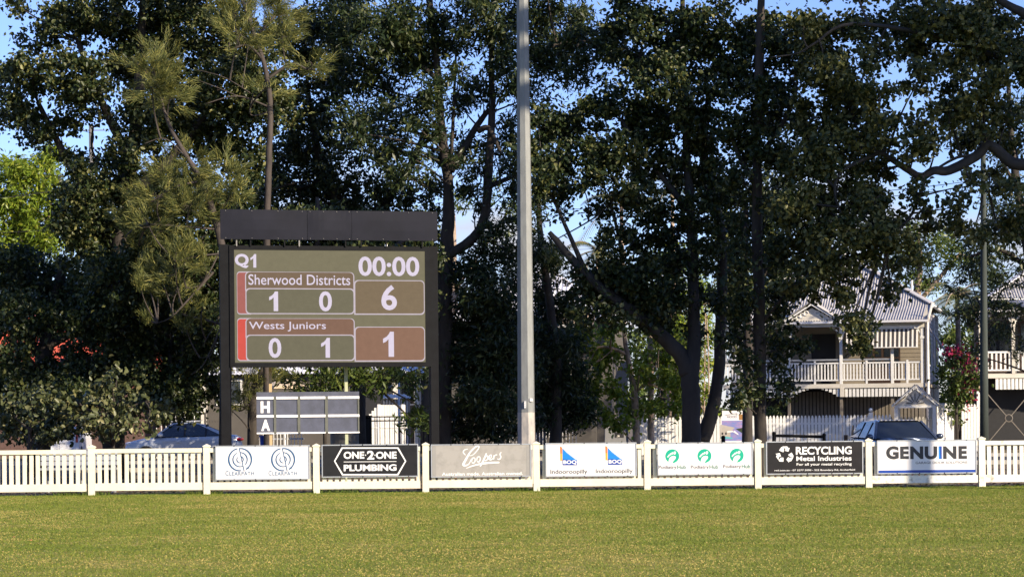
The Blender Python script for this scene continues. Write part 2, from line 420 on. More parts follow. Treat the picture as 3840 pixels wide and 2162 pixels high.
def turf_mat():
    m = bpy.data.materials.new('turf'); m.use_nodes = True
    n, l = m.node_tree.nodes, m.node_tree.links
    b = n['Principled BSDF']; b.inputs['Roughness'].default_value = 0.9; b.inputs['Specular IOR Level'].default_value = 0.2
    tc = n.new('ShaderNodeTexCoord')
    def noise(s, d, rough=0.6):
        k = n.new('ShaderNodeTexNoise'); k.inputs['Scale'].default_value = s; k.inputs['Detail'].default_value = d; k.inputs['Roughness'].default_value = rough
        l.new(tc.outputs['Object'], k.inputs['Vector']); return k
    big, midn, fine = noise(0.35, 4), noise(3.0, 5), noise(55.0, 6, 0.75)
    a1 = n.new('ShaderNodeMath'); a1.operation = 'MULTIPLY_ADD'; a1.inputs[1].default_value = 0.55
    l.new(midn.outputs['Fac'], a1.inputs[0]); l.new(fine.outputs['Fac'], a1.inputs[2])
    a2 = n.new('ShaderNodeMath'); a2.operation = 'MULTIPLY_ADD'; a2.inputs[1].default_value = 0.75
    l.new(big.outputs['Fac'], a2.inputs[0]); l.new(a1.outputs[0], a2.inputs[2])
    rp = n.new('ShaderNodeValToRGB'); e = rp.color_ramp.elements
    mr = n.new('ShaderNodeMapRange'); mr.inputs['From Min'].default_value = 0.88; mr.inputs['From Max'].default_value = 1.46
    l.new(a2.outputs[0], mr.inputs['Value']); l.new(mr.outputs[0], rp.inputs['Fac'])
    e[0].position = 0.15; e[0].color = (0.13, 0.165, 0.015, 1); e[1].position = 0.95; e[1].color = (0.35, 0.275, 0.09, 1)
    k = e.new(0.5); k.color = (0.20, 0.222, 0.028, 1)
    l.new(rp.outputs['Color'], b.inputs['Base Color'])
    bp = n.new('ShaderNodeBump'); bp.inputs['Strength'].default_value = 0.7; bp.inputs['Distance'].default_value = 0.03
    l.new(fine.outputs['Fac'], bp.inputs['Height']); l.new(bp.outputs[0], b.inputs['Normal'])
    return m
M['earth'] = ground_mat(); M['turf'] = turf_mat()
structure(G().quad((-900, -60, 0), (900, -60, 0), (900, 1500, 0), (-900, 1500, 0)).build('ground', M['earth']))
FA = 1.4                                        # the fence line runs a little away to the right
ff = Fr(1920, 45.75, FA)
def fy(x): return ff.p.y + x * math.tan(ff.a)
structure(G().quad((-160, -60, .004), (160, -60, .004), (160, fy(160) + .10, .004), (-160, fy(-160) + .10, .004)).build('playing_field', M['turf']))
structure(G().quad((-300, 67, .006), (300, 67, .006), (300, 79, .006), (-300, 79, .006)).build('road', M['asphalt']))
for y in (66.7, 79.0):
    structure(G().box(-300, y, 0, 300, y + .3, .13).build('kerb', M['concrete']))
structure(G().quad((-300, 81.5, .008), (300, 81.5, .008), (300, 83.0, .008), (-300, 83.0, .008)).build('footpath', M['concrete']))

def np_mesh(name, V, nper, m, tint, quads=None):
    """V: (N, nper, 3) corner points; quads: corner lists of the faces of each piece"""
    N = V.shape[0]
    quads = quads or [tuple(range(nper))]
    me = bpy.data.meshes.new(name)
    me.vertices.add(N * nper); me.vertices.foreach_set('co', V.reshape(-1).astype(np.float32))
    base = (np.arange(N) * nper)[:, None]
    loops = np.concatenate([base + np.array(q)[None, :] for q in quads], axis=1)
    nl = sum(len(q) for q in quads)
    me.loops.add(N * nl); me.loops.foreach_set('vertex_index', loops.reshape(-1).astype(np.int32))
    tot = np.array([len(q) for q in quads]); st = np.concatenate([[0], np.cumsum(tot)[:-1]])
    me.polygons.add(N * len(quads))
    me.polygons.foreach_set('loop_start', ((np.arange(N) * nl)[:, None] + st[None, :]).reshape(-1).astype(np.int32))
    me.materials.append(m)
    me.update(calc_edges=True)
    a = me.attributes.new('tint', 'FLOAT', 'FACE')
    a.data.foreach_set('value', np.repeat(tint, len(quads)).astype(np.float32))
    return me

def blades(name, X, Y, h, w, m, tint, lean=0.6):
    N = len(X)
    t = RNG.uniform(0, 2 * np.pi, N)
    l = np.abs(RNG.normal(0, lean, N)) * h
    t2 = RNG.uniform(0, 2 * np.pi, N)
    V = np.zeros((N, 3, 3))
    V[:, 0] = np.stack([X - np.cos(t) * w / 2, Y - np.sin(t) * w / 2, np.full(N, .002)], 1)
    V[:, 1] = np.stack([X + np.cos(t) * w / 2, Y + np.sin(t) * w / 2, np.full(N, .002)], 1)
    V[:, 2] = np.stack([X + np.cos(t2) * l, Y + np.sin(t2) * l, h], 1)
    return put(name, np_mesh(name, V, 3, m, tint))

def fbm(X, Y):
    """smooth random field 0..1 from value noise at several sizes"""
    out = np.zeros(len(X)); tot = 0
    for s_, a_ in ((2.6, .8), (1.1, 1.0), (.45, .9), (.2, .6)):
        g_ = RNG.random((220, 220)); u = X / s_ + 90; v = Y / s_
        i = np.floor(u).astype(int) % 219; j = np.floor(v).astype(int) % 219
        fu = u - np.floor(u); fv = v - np.floor(v); fu = fu * fu * (3 - 2 * fu); fv = fv * fv * (3 - 2 * fv)
        out += a_ * (g_[i, j] * (1 - fu) * (1 - fv) + g_[i + 1, j] * fu * (1 - fv) + g_[i, j + 1] * (1 - fu) * fv + g_[i + 1, j + 1] * fu * fv); tot += a_
    return np.clip((out / tot - .5) * 1.9 + .5, 0, 1)
# mown couch grass: short green blades with straw-coloured runners and clippings lying among them
N = 480000
Yb = 19.5 + (46.1 - 19.5) * RNG.power(1.35, N)
Xb = RNG.uniform(-.262, .262, N) * Yb
ok = Yb < ff.p.y + Xb * math.tan(ff.a) + .06
Xb, Yb = Xb[ok], Yb[ok]
N = len(Xb)
patch = 0.10 + 1.05 * fbm(Xb, Yb)
patch_old = 0.5 + 0.22 * np.sin(Xb * 1.7 + 1.3 * np.sin(Yb * .9)) + 0.22 * np.sin(Yb * 2.3 + 1.7 * np.sin(Xb * 1.1)) + .14 * np.sin(Xb * 5.1 + Yb * 3.7)
straw = RNG.random(N) < (-.12 + .86 * patch) * np.clip((Yb * 0 + fy(0) + Xb * math.tan(ff.a) - Yb) / 1.6, .25, 1)
tint = np.where(straw, RNG.uniform(.72, 1.0, N), RNG.uniform(0.0, .62, N))
hb = np.where(straw, RNG.uniform(.006, .018, N), RNG.uniform(.012, .03, N))
wb = np.where(straw, RNG.uniform(.010, .026, N), RNG.uniform(.006, .012, N))
o = blades('field_grass', Xb, Yb, hb, wb, M['grass_blade'], tint, 1.2)
tag(o, 'mown green and straw coloured grass of the playing field', 'grass', kind='stuff')
# longer tufts left by the mower along the fence line
N = 16000
Xb = RNG.uniform(-13, 13, N)
dens = 0.5 + 0.5 * np.sin(Xb * 1.3 + 2 * np.sin(Xb * .45)) * np.sin(Xb * 3.9)
clump = (np.abs(Xb - 0.55) < .7) | (np.abs(Xb + 3.8) < .5) | (np.abs(Xb + 9.2) < .6) | (np.abs(Xb + 6.6) < .4)
keep = (RNG.random(N) < .22 + .35 * dens) | clump
Xb = Xb[keep]; clump = clump[keep]; N = len(Xb)
Yb = fy(0) + Xb * math.tan(ff.a) + np.where(clump, RNG.normal(.04, .06, N), RNG.normal(.02, .10, N))
hb = np.where(clump, RNG.uniform(.04, .14, N), RNG.uniform(.02, .06, N))
o = blades('fence_line_grass', Xb, Yb, hb, RNG.uniform(.006, .012, N), M['grass_tuft'], RNG.random(N), .45)
tag(o, 'longer green grass tufts growing along the foot of the white fence', 'grass', kind='stuff')
# dead leaves: a few on the field, many behind the fence
def litter(name, X, Y, s, tint, label):
    N = len(X)
    t = RNG.uniform(0, 6.28, N); V = np.zeros((N, 4, 3))
    for k, (a, r) in enumerate(((0, 1.), (1.4, .42), (3.14, .8), (4.9, .42))):
        V[:, k, 0] = X + np.cos(t + a) * s * r; V[:, k, 1] = Y + np.sin(t + a) * s * r
        V[:, k, 2] = .012 + RNG.random(N) * s * .5
    tag(put(name, np_mesh(name, V, 4, M['litter'], tint)), label, 'leaf litter', kind='stuff')
N = 6000
Xb = RNG.uniform(-15, 15, N); Yb = fy(0) + .15 + np.abs(RNG.normal(0, 5, N))
litter('leaf_litter', Xb, Yb, RNG.uniform(.03, .07, N), RNG.random(N) * .7, 'brown leaf litter on the bare ground behind the fence')
lp = [(590, 2052, .085, .95), (52, 2017, .06, .95), (116, 2030, .05, .95), (2640, 1950, .04, .6), (690, 1987, .05, .9), (740, 2030, .05, .7), (180, 1853, .05, .05), (125, 1861, .05, .05),
      (3560, 1985, .04, .3), (2330, 1880, .05, .8), (2830, 1866, .06, .1), (2710, 1855, .05, .1), (1480, 2010, .04, .9), (3300, 2090, .04, .8), (905, 1865, .05, .9), (575, 1935, .05, .3), (1390, 1865, .05, 1), (2080, 1846, .04, .1)]
P = [(px, ray(px, py)) for px, py, s, t in lp]
Xb = np.array([r[0] * (CH / -r[1]) for _, r in P]); Yb = np.array([CH / -r[1] for _, r in P])
litter('fallen_leaves', Xb, Yb, np.array([q[2] for q in lp]) * .75, np.array([q[3] for q in lp]), 'scattered fallen brown and orange leaves on the grass field')
# ================================================================== boundary fence and its sponsor boards
fence = framed('boundary_fence', 'long white picket fence with capped posts along the edge of the grass field', 'fence', ff)
POSTS = [-930, -508, -88, 344, 776, 1187, 1596, 2012, 2427, 2842, 3257, 3681, 4100, 4520, 4940]
PX = [ff.x(p, 1740) for p in POSTS]
pm = G().box(-.068, -.068, -.02, .068, .068, 1.015).mesh('post', M['fence_white'])
pw = G().box(-.068, -.068, -.02, .068, .068, 1.015).mesh('post', M['fence_mottled'])
cm = G().box(-.082, -.082, 1.015, .082, .082, 1.035)
cm.v += [(0, 0, 1.078)]; k = len(cm.v) - 1
cm.f.pop(1); cm.f += [(4, 5, k), (5, 6, k), (6, 7, k), (7, 4, k)]
cm = cm.mesh('cap', M['fence_white'])
pk = G().box(-.042, -.012, .24, .042, .012, .905).mesh('picket', M['fence_white'])
pkw = G().box(-.042, -.012, .24, .042, .012, .905).mesh('picket', M['fence_mottled'])
for i, x in enumerate(PX):
    mottled = i >= 11
    p = put('post', pw if mottled else pm, fence, (x, 0, random.uniform(-.012, .012)), (random.uniform(-.006, .006), random.uniform(-.006, .006), 0))
    put('cap', cm, p)
    if i + 1 < len(PX):
        a, b = x + .068, PX[i + 1] - .068
        m = M['fence_mottled'] if i >= 10 else M['fence_white']
        dz = random.uniform(-.006, .006); gap = random.uniform(.015, .05)
        G().box(a + .004, -.055, .895 + dz, b - gap, -.014, .985 + dz).build('rail', m, fence)
        G().box(a + .004, -.055, .095 + dz, b - gap, -.014, .255 + dz).build('rail', m, fence)
        n = 16; pitch = (b - a) / (n + .35)
        for k in range(n):
            put('picket', pkw if i >= 10 else pk, fence, (a + pitch * (k + .72) + random.uniform(-.004, .004), random.uniform(-.003, .003), random.uniform(-.006, .004)), (0, random.uniform(-.006, .006), 0))

def sign(name, label, x0, y0, x1, y1, face, frame_mat='alu'):
    """framed board screwed to the fence rails; x0..y1 are its corners in the photo"""
    a, zt = ff.L(x0, (y0 + y0) / 2, -.075); b, zt2 = ff.L(x1, y0 - ROLL * (x1 - x0), -.075); _, zb = ff.L(x0, y1, -.075)
    s = thing(name, label, 'sign', ff.p + Vector((math.cos(ff.a) * (a + b) / 2 + math.sin(ff.a) * .08, math.sin(ff.a) * (a + b) / 2 - math.cos(ff.a) * .08, 0)), ff.a)
    w = (b - a) / 2
    G().box(-w + .012, -.006, zb + .012, w - .012, .018, zt - .012).build('panel', M[face], s)
    t = .022
    for q in ((-w, zb, w, zb + t), (-w, zt - t, w, zt), (-w, zb + t + .001, -w + t, zt - t - .001), (w - t, zb + t + .001, w, zt - t - .001)):
        G().box(q[0], -.016, q[1], q[2], .022, q[3]).build('frame', M[frame_mat], s)
    bm = G()
    for fx in (-.6, -.15, .35, .8):
        for zz in (zt - .011, zb + .011):
            bm.box(w * fx - .009, -.021, zz - .009, w * fx + .009, -.016, zz + .009)
    bm.build('screws', M['steel_black'], s)
    return s, w, zb, zt
def S(s, X0, Z0, sc_):            # photo zoom pixel -> local x, z of a sign
    return lambda zx, zz: ((zx - X0) / sc_, -(zz - Z0) / sc_)
K = 175.0
def conv(px0, px1, w, y_top, zt, roll=True):
    """photo pixel to the sign's own x, z"""
    def f(px, py):
        x = (px - (px0 + px1) / 2) / (px1 - px0) * 2 * w
        return x, zt - (py + ROLL * (px - px0) - y_top) / K
    return f
def ring(g, c, r0, r1, a0, a1, n=28, y=-.009, sx=1.0, sz=1.0, taper=0.0):
    for i in range(n):
        t0, t1 = a0 + (a1 - a0) * i / n, a0 + (a1 - a0) * (i + 1) / n
        def pt(r, t): return (c[0] + math.cos(t) * r * sx, y, c[1] + math.sin(t) * r * sz)
        k0 = 1 - taper * abs(i / n - .5) * 2; k1 = 1 - taper * abs((i + 1) / n - .5) * 2
        rm = (r0 + r1) / 2; h = (r1 - r0) / 2
        g.quad(pt(rm - h * k0, t0), pt(rm + h * k0, t0), pt(rm + h * k1, t1), pt(rm - h * k1, t1))
def poly(g, pts, y=-.009):
    g.quad(*[(x, y, z) for x, z in pts])
def disc(g, c, rx, rz, y=-.009, n=24, rot=0):
    cr, sr = math.cos(rot), math.sin(rot)
    poly(g, [(c[0] + rx * math.cos(t) * cr - rz * math.sin(t) * sr, c[1] + rx * math.cos(t) * sr + rz * math.sin(t) * cr) for t in [2 * math.pi * i / n for i in range(n)]], y)

# 1 -- two round blue emblems on white
s, w, zb, zt = sign('sponsor_sign', 'white sign with two round blue swirl emblems, CLEARPATH lettered under each', 807, 1670, 1161, 1799, 'sign_white')
c = conv(807, 1161, w, 1670, zt)
for zx in (290, 680):
    px, py = 780 + zx / 2.416, 1300 + 1018 / 2.416
    cx_, cz_ = c(px, py); r = 100 / 2.416 / K
    g = G()
    ring(g, (cx_ - .012, cz_), r * .92, r * 1.08, R(100), R(278), sx=.97, taper=.35)
    ring(g, (cx_ + .012, cz_), r * .92, r * 1.08, R(-52), R(98), sx=.97, taper=.35)
    ring(g, (cx_, cz_), r * .58, r * .70, R(115), R(292), taper=.4)
    ring(g, (cx_, cz_), r * .58, r * .70, R(-45), R(92), taper=.4)
    ring(g, (cx_, cz_), r * .24, r * .34, R(130), R(285), taper=.4)
    ring(g, (cx_, cz_), r * .24, r * .34, R(-40), R(85), taper=.4)
    poly(g, [(cx_ + r * .33, cz_ - r * 1.08), (cx_ + r * .40, cz_ - r * 1.06), (cx_ - r * .02, cz_ + r * .98), (cx_ - r * .09, cz_ + r * .98)], -.010)
    poly(g, [(cx_ + r * .48, cz_ - r * .98), (cx_ + r * .86, cz_ - r * .74), (cx_ + r * .60, cz_ - r * .70)], -.010)
    g.build('emblem', M['print_cpblue'], s)
    x0, z0 = c(px - 125 / 2.416 , 1300 + 1162 / 2.416); x1, z1 = c(px + 125 / 2.416, 1300 + 1122 / 2.416)
    text('C', 'lettering', M['print_cpgrey'], s, x0 - .02, z0, x0 + .048, z0 + .100, -.009, .012)
    text('LEARPATH', 'lettering', M['print_cpgrey'], s, x0 + .064, z0, x0 + .590, z0 + .080, -.009, .012, spacing=1.1)
# 2 -- black plumbing board
s, w, zb, zt = sign('sponsor_sign', 'black sign with white hexagon outline lettered ONE-2-ONE PLUMBING', 1206, 1666, 1568, 1789, 'sign_black')
c = conv(1206, 1568, w, 1666, zt)
z2 = lambda zx, zz: c(780 + zx / 2.416, 1300 + zz / 2.416)
g = G()
hexo = [z2(*q) for q in ((1140, 1032), (1210, 908), (1725, 908), (1795, 1032), (1722, 1160), (1212, 1160))]
cx_, cz_ = sum(q[0] for q in hexo) / 6, sum(q[1] for q in hexo) / 6
hexi = [(cx_ + (q[0] - cx_) * .962, cz_ + (q[1] - cz_) * .905) for q in hexo]
for i in range(6):
    j = (i + 1) % 6
    g.quad(*[(p[0], -.009, p[1]) for p in (hexo[i], hexo[j], hexi[j], hexi[i])])
a, b = z2(1228, 1042), z2(1706, 1036)
g.quad((a[0], -.009, a[1]), (b[0], -.009, a[1]), (b[0], -.009, a[1] + .012), (a[0], -.009, a[1] + .012))
g.build('hexagon', M['print_white'], s)
for body, q0, q1 in (('ONE', (1228, 1012), (1415, 945)), ('2', (1440, 1018), (1505, 938)), ('ONE', (1520, 1012), (1708, 945)), ('PLUMBING', (1228, 1123), (1706, 1060))):
    a, b = z2(*q0), z2(*q1); text(body, 'lettering', M['print_white'], s, a[0], a[1], b[0], b[1], -.009, .035)
g = G()
for q in ((1427, 978), (1511, 978)):
    a = z2(*q); disc(g, a, .014, .018, n=4)
g.build('bullet', M['print_white'], s)
# 3 -- faded grey beer board
s, w, zb, zt = sign('sponsor_sign', 'faded scuffed grey sign with white script Coopers and the line Australian made', 1616, 1665, 1991, 1789, 'sign_faded')
c = conv(1616, 1991, w, 1665, zt)
z4 = lambda zx, zz: c(1600 + zx / 2.862, 1600 + zz / 2.862)
for q in ((60, 98), (1068, 1106)):
    a, b = z4(q[0], 530), z4(q[1], 205)
    G().quad((a[0], -.0085, a[1]), (b[0], -.0085, a[1]), (b[0], -.0085, b[1]), (a[0], -.0085, b[1])).build('pale_edge', M['sign_faded_edge'], s)
def stroke(g, pts, wd, y=-.0095):
    """flat pen stroke through points, wide as given at each"""
    P = [Vector((p[0], p[1])) for p in pts]
    Q = []
    for i in range(len(P) - 1):
        p0, p1, p2, p3 = P[max(i - 1, 0)], P[i], P[i + 1], P[min(i + 2, len(P) - 1)]
        for k in range(6):
            t = k / 6
            Q.append((0.5 * ((2 * p1) + (p2 - p0) * t + (2 * p0 - 5 * p1 + 4 * p2 - p3) * t * t + (3 * p1 - p0 - 3 * p2 + p3) * t ** 3), wd[i] * (1 - t) + wd[i + 1] * t))
    Q.append((P[-1], wd[-1]))
    L_, R_ = [], []
    for i, (p, h) in enumerate(Q):
        d = Q[min(i + 1, len(Q) - 1)][0] - Q[max(i - 1, 0)][0]
        d = d.normalized() if d.length > 1e-9 else Vector((1, 0)); nn = Vector((-d.y, d.x)) * h / 2
        L_.append(p + nn); R_.append(p - nn)
    for i in range(len(Q) - 1):
        yy = y - .00005 * (i % 7)
        g.quad((L_[i].x, yy, L_[i].y), (R_[i].x, yy, R_[i].y), (R_[i + 1].x, yy, R_[i + 1].y), (L_[i + 1].x, yy, L_[i + 1].y))
def st(g, pts, wd): stroke(g, [z4(*p) for p in pts], [q / 2.862 / K for q in wd])
g = G()
st(g, [(415, 300), (392, 270), (405, 245), (440, 235)], [8, 12, 10, 6])
st(g, [(440, 305), (490, 300), (545, 245), (560, 208), (525, 212), (465, 270), (420, 345), (392, 398), (410, 412), (450, 395), (475, 345)], [6, 7, 10, 12, 14, 16, 22, 26, 18, 10, 8])
for ox, oy in ((500, 360), (555, 348)):
    st(g, [(ox - 20, oy + 10), (ox - 12, oy - 24), (ox + 12, oy - 30), (ox + 18, oy), (ox, oy + 26), (ox - 18, oy + 16)], [8, 12, 8, 12, 12, 8])
st(g, [(640, 280), (615, 340), (585, 400), (568, 422)], [14, 18, 16, 6])
st(g, [(612, 350), (635, 315), (655, 310), (652, 340), (632, 358), (612, 352)], [8, 10, 10, 12, 10, 6])
st(g, [(660, 345), (690, 325), (692, 298), (672, 310), (668, 340), (688, 350), (715, 330)], [6, 8, 9, 12, 14, 10, 6])
st(g, [(722, 300), (716, 345)], [10, 14]); st(g, [(720, 320), (740, 296), (755, 300)], [6, 8, 10])
st(g, [(800, 268), (785, 290), (795, 320), (778, 345), (755, 338)], [8, 12, 12, 12, 6])
g.build('script', M['print_white'], s)
g = G()
st(g, [(420, 442), (500, 412), (600, 390), (700, 380), (778, 378)], [4, 14, 20, 20, 16])
g.build('underline', M['print_white'], s)
a, b = z4(160, 520), z4(1028, 478)
text('Australian made. Australian owned.', 'lettering', M['print_white'], s, a[0], a[1], b[0], b[1], -.0095, .02)
# 4 -- bank board
s, w, zb, zt = sign('sponsor_sign', 'white sign with two blue and orange triangular BOQ logos lettered Indooroopilly', 2045, 1660, 2387, 1787, 'sign_white')
c = conv(2045, 2387, w, 1660, zt)
z4 = lambda zx, zz: c(1600 + zx / 2.862, 1600 + zz / 2.862)
for dx, dz in ((0, 0), (486, -5)):
    g = G(); poly(g, [z4(1432 + dx, 285 + dz), z4(1453 + dx, 285 + dz), z4(1453 + dx, 360 + dz), z4(1432 + dx, 360 + dz)]); g.build('logo_bar', M['print_orange'], s)
    g = G(); poly(g, [z4(1430 + dx, 210 + dz), z4(1440 + dx, 208 + dz), z4(1453 + dx, 222 + dz), z4(1453 + dx, 284 + dz), z4(1432 + dx, 284 + dz)]); g.build('logo_tip', M['print_red'], s)
    g = G(); poly(g, [z4(1457 + dx, 226 + dz), z4(1457 + dx, 408 + dz), z4(1611 + dx, 408 + dz), z4(1611 + dx, 352 + dz)]); g.build('logo_triangle', M['print_sky'], s)
    g = G(); poly(g, [z4(1457 + dx, 226 + dz), z4(1500 + dx, 275 + dz), z4(1600 + dx, 352 + dz), z4(1611 + dx, 352 + dz)], -.010); g.build('logo_sheen', M['print_pale'], s)
    g = G(); poly(g, [z4(1457 + dx, 345 + dz), z4(1457 + dx, 408 + dz), z4(1611 + dx, 408 + dz), z4(1611 + dx, 356 + dz)], -.0105); g.build('logo_foot', M['print_blue'], s)
    a, b = z4(1464 + dx, 402 + dz), z4(1606 + dx, 354 + dz); text('BOQ', 'lettering', M['print_white'], s, a[0], a[1], b[0], b[1], -.0125, .03)
    a, b = z4(1326 + dx, 514 + dz * 1.3), z4(1722 + dx, 452 + dz * 1.3); text('Indooroopilly', 'lettering', M['print_black'], s, a[0], a[1], b[0], b[1], -.009, .008)
# 5 -- podiatry board
s, w, zb, zt = sign('sponsor_sign', 'white sign with three green discs showing a bare foot, lettered PodiatryHub', 2465, 1659, 2823, 1781, 'sign_white')
c = conv(2465, 2823, w, 1659, zt)
z5 = lambda zx, zz: c(2400 + zx / 3.067, 1600 + zz / 3.067)
for k, (zx, zz) in enumerate(((369, 333), (739, 331), (1110, 326))):
    r = 80 / 3.067 / K; ctr = z5(zx, zz)
    g = G(); disc(g, ctr, r, r, n=40); g.build('disc', M['print_green'], s)
    g = G()
    P_ = lambda ax, az_: (ctr[0] + ax / 3.067 / K, ctr[1] - az_ / 3.067 / K)
    poly(g, [P_(*q) for q in ((-45, 66), (-40, 40), (-30, 18), (-10, 2), (16, -3), (36, 2), (42, 16), (34, 34), (16, 54), (4, 72), (-4, 80), (-24, 80))], -.0105)
    g.build('foot_sole', M['sign_white'], s)
    g = G()
    for tx, tz, tr in ((28, -36, 17), (0, -32, 12), (-20, -22, 11), (-37, -9, 10), (-50, 6, 9)):
        disc(g, P_(tx, tz), tr * .85 / 3.067 / K, tr * 1.15 / 3.067 / K, -.0105, 14, -.25)
    g.build('foot_toes', M['sign_white'], s)
    a, b = z5(zx - 158, zz + 157), z5(zx + 50, zz + 107); text('Podiatry', 'lettering', M['print_grey'], s, a[0], a[1], b[0], b[1], -.009, .016)
    a, b = z5(zx + 57, zz + 148), z5(zx + 156, zz + 103); text('Hub', 'lettering', M['print_greengrey'], s, a[0], a[1], b[0], b[1], -.009, .016)
# 6 -- recycling board
s, w, zb, zt = sign('sponsor_sign', 'charcoal sign with white recycling arrows lettered RECYCLING Metal Industries', 2872, 1654, 3236, 1778, 'sign_char')
c = conv(2872, 3236, w, 1654, zt)
z5 = lambda zx, zz: c(2400 + zx / 3.067, 1600 + zz / 3.067)
g = G()
for arr in (((1597, 268), (1622, 232), (1640, 222), (1660, 226), (1648, 290)), ((1640, 221), (1690, 221), (1705, 240), (1720, 238), (1704, 282), (1658, 270), (1676, 262), (1662, 240)),
            ((1700, 318), (1742, 292), (1762, 328), (1760, 345), (1722, 338)), ((1762, 345), (1735, 392), (1712, 394), (1708, 408), (1680, 372), (1706, 338), (1706, 352), (1730, 350)),
            ((1647, 350), (1647, 397), (1602, 396), (1592, 382), (1614, 350)), ((1592, 382), (1562, 338), (1572, 318), (1556, 306), (1606, 298), (1620, 342), (1606, 334), (1592, 352))):
    poly(g, [z5(*q) for q in arr])
g.build('recycling_arrows', M['print_white'], s)
for body, q0, q1, bo in (('RECYCLING', (1790, 318), (2432, 220), .03), ('Metal Industries', (1795, 390), (2430, 330), .02), ('For all your metal recycling', (1797, 452), (2430, 408), .012), ('rml.com.au - 07 3277 3090 - 522 Boundary Rd, Archerfield', (1543, 513), (2468, 480), .008)):
    a, b = z5(*q0), z5(*q1); b = (b[0], b[1] + ROLL * 0); text(body, 'lettering', M['print_white'], s, a[0], a[1], b[0], b[1], -.009, bo)
# 7 -- garage door board
s, w, zb, zt = sign('sponsor_sign', 'white sign with blue base stripe lettered GENUINE GARAGE DOOR SOLUTIONS', 3288, 1650, 3661, 1776, 'sign_white')
c = conv(3288, 3661, w, 1650, zt)
z6 = lambda zx, zz: c(3100 + zx / 3.222, 1400 + zz / 3.222)
for body, q0, q1, mm in (('G', (715, 1035), (868, 873), 'print_black'), ('E', (885, 1031), (990, 877), 'print_black'), ('N', (1006, 1031), (1164, 876), 'print_black'), ('U', (1180, 1034), (1333, 876), 'print_black'), ('N', (1404, 1030), (1565, 874), 'print_black'), ('E', (1590, 1029), (1692, 872), 'print_black')):
    a, b = z6(*q0), z6(*q1); text(body, 'lettering', M[mm], s, a[0], a[1], b[0], b[1], -.009, .05)
g = G(); poly(g, [z6(1350, 1030), z6(1350, 874), z6(1388, 874), z6(1388, 1030)][::-1]); g.build('blue_letter', M['print_sky'], s)
g = G(); poly(g, [z6(1370, 1030), z6(1363, 874), z6(1388, 874), z6(1388, 1030)][::-1], -.010); g.build('blue_letter_shade', M['print_blue'], s)
a, b = z6(1070, 1090), z6(1697, 1056); text('GARAGE DOOR SOLUTIONS', 'lettering', M['print_black'], s, a[0], a[1], b[0], b[1], -.009, .0)
a, b = z6(622, 1200), z6(1792, 1158)
g = G(); poly(g, [(a[0], a[1]), (b[0], a[1]), (b[0], b[1]), (a[0], b[1])]); g.build('base_stripe', M['print_blue'], s)

# ================================================================== LED scoreboard
fb = Fr(1235, 49.6, 12.0)
board = framed('scoreboard', 'large black framed electronic scoreboard reading Q1 00:00 with two team scores', 'scoreboard', fb)
def B1(zx, zz, dy=-.13): return fb.L(780 + zx / 2.2304, 750 + zz / 2.2304, dy)
def rect(g, p, q, y0, y1): g.box(min(p[0], q[0]), y0, min(p[1], q[1]), max(p[0], q[0]), y1, max(p[1], q[1]))
xl0, xl1, xr0, xr1 = B1(103, 800)[0], B1(181, 800)[0], B1(1860, 800)[0], B1(1926, 800)[0]
ztop = B1(140, 370)[1]
G().box(xl0, -.10, -.02, xl1 - .004, .22, ztop).build('post', M['steel_black'], board)
G().box(xr0 + .004, -.10, -.02, xr1, .22, ztop).build('post', M['steel_black'], board)
sx0, sx1 = B1(222, 900)[0], B1(1818, 900)[0]
sz1, sz0 = B1(222, 415)[1], B1(222, 1358)[1]
fz1, fz0 = B1(200, 377)[1], B1(200, 1396)[1]
G().box(xl1, -.13, sz1, xr0, .12, fz1).build('frame_bar', M['steel_black'], board)
G().box(xl1, -.13, fz0, xr0, .12, sz0).build('frame_bar', M['steel_black'], board)
G().box(xl1, -.129, sz0 + .001, sx0, .119, sz1 - .001).build('frame_bar', M['steel_black'], board)
G().box(sx1, -.129, sz0 + .001, xr0, .119, sz1 - .001).build('frame_bar', M['steel_black'], board)
M['led_bg'] = lit('led_bg', (131, 124, 99)); M['led_text'] = lit('led_text', (234, 222, 240)); M['led_line'] = lit('led_line', (212, 198, 208))
M['led_cell'] = lit('led_cell', (122, 116, 94)); M['led_name1'] = lit('led_name1', (130, 109, 88)); M['led_name2'] = lit('led_name2', (140, 107, 89))
M['led_sc1'] = lit('led_sc1', (134, 116, 92)); M['led_sc2'] = lit('led_sc2', (150, 114, 94)); M['led_r1'] = lit('led_r1', (178, 106, 98)); M['led_r2'] = lit('led_r2', (226, 92, 80))
YS = -.105
screen = G().box(sx0, YS, sz0, sx1, .1, sz1).build('screen', M['led_bg'], board)
def SB(zx, zz):
    # screen coordinates, straightened: the printed page is a true rectangle
    u = (zx - 222) / (1818 - 222); top = 413 + 12 * u; bot = 1358 - 6 * u
    return sx0 + u * (sx1 - sx0), sz1 + (zz - top) / (bot - top) * (sz0 - sz1)
def rrect(x0, y0, x1, y1, r, corners='abcd'):
    (a, zt_), (b, zb_) = SB(x0, y0), SB(x1, y1)
    rr = r / 2.2304 / 161
    pts = []
    for cn, cx__, cz__, t0 in (('a', a + rr, zb_ + rr, 180), ('b', b - rr, zb_ + rr, 270), ('c', b - rr, zt_ - rr, 0), ('d', a + rr, zt_ - rr, 90)):
        if cn in corners:
            for k in range(7):
                t = R(t0 + 15 * k); pts.append((cx__ + rr * math.cos(t), cz__ + rr * math.sin(t)))
        else:
            pts.append({'a': (a, zb_), 'b': (b, zb_), 'c': (b, zt_), 'd': (a, zt_)}[cn])
    return pts
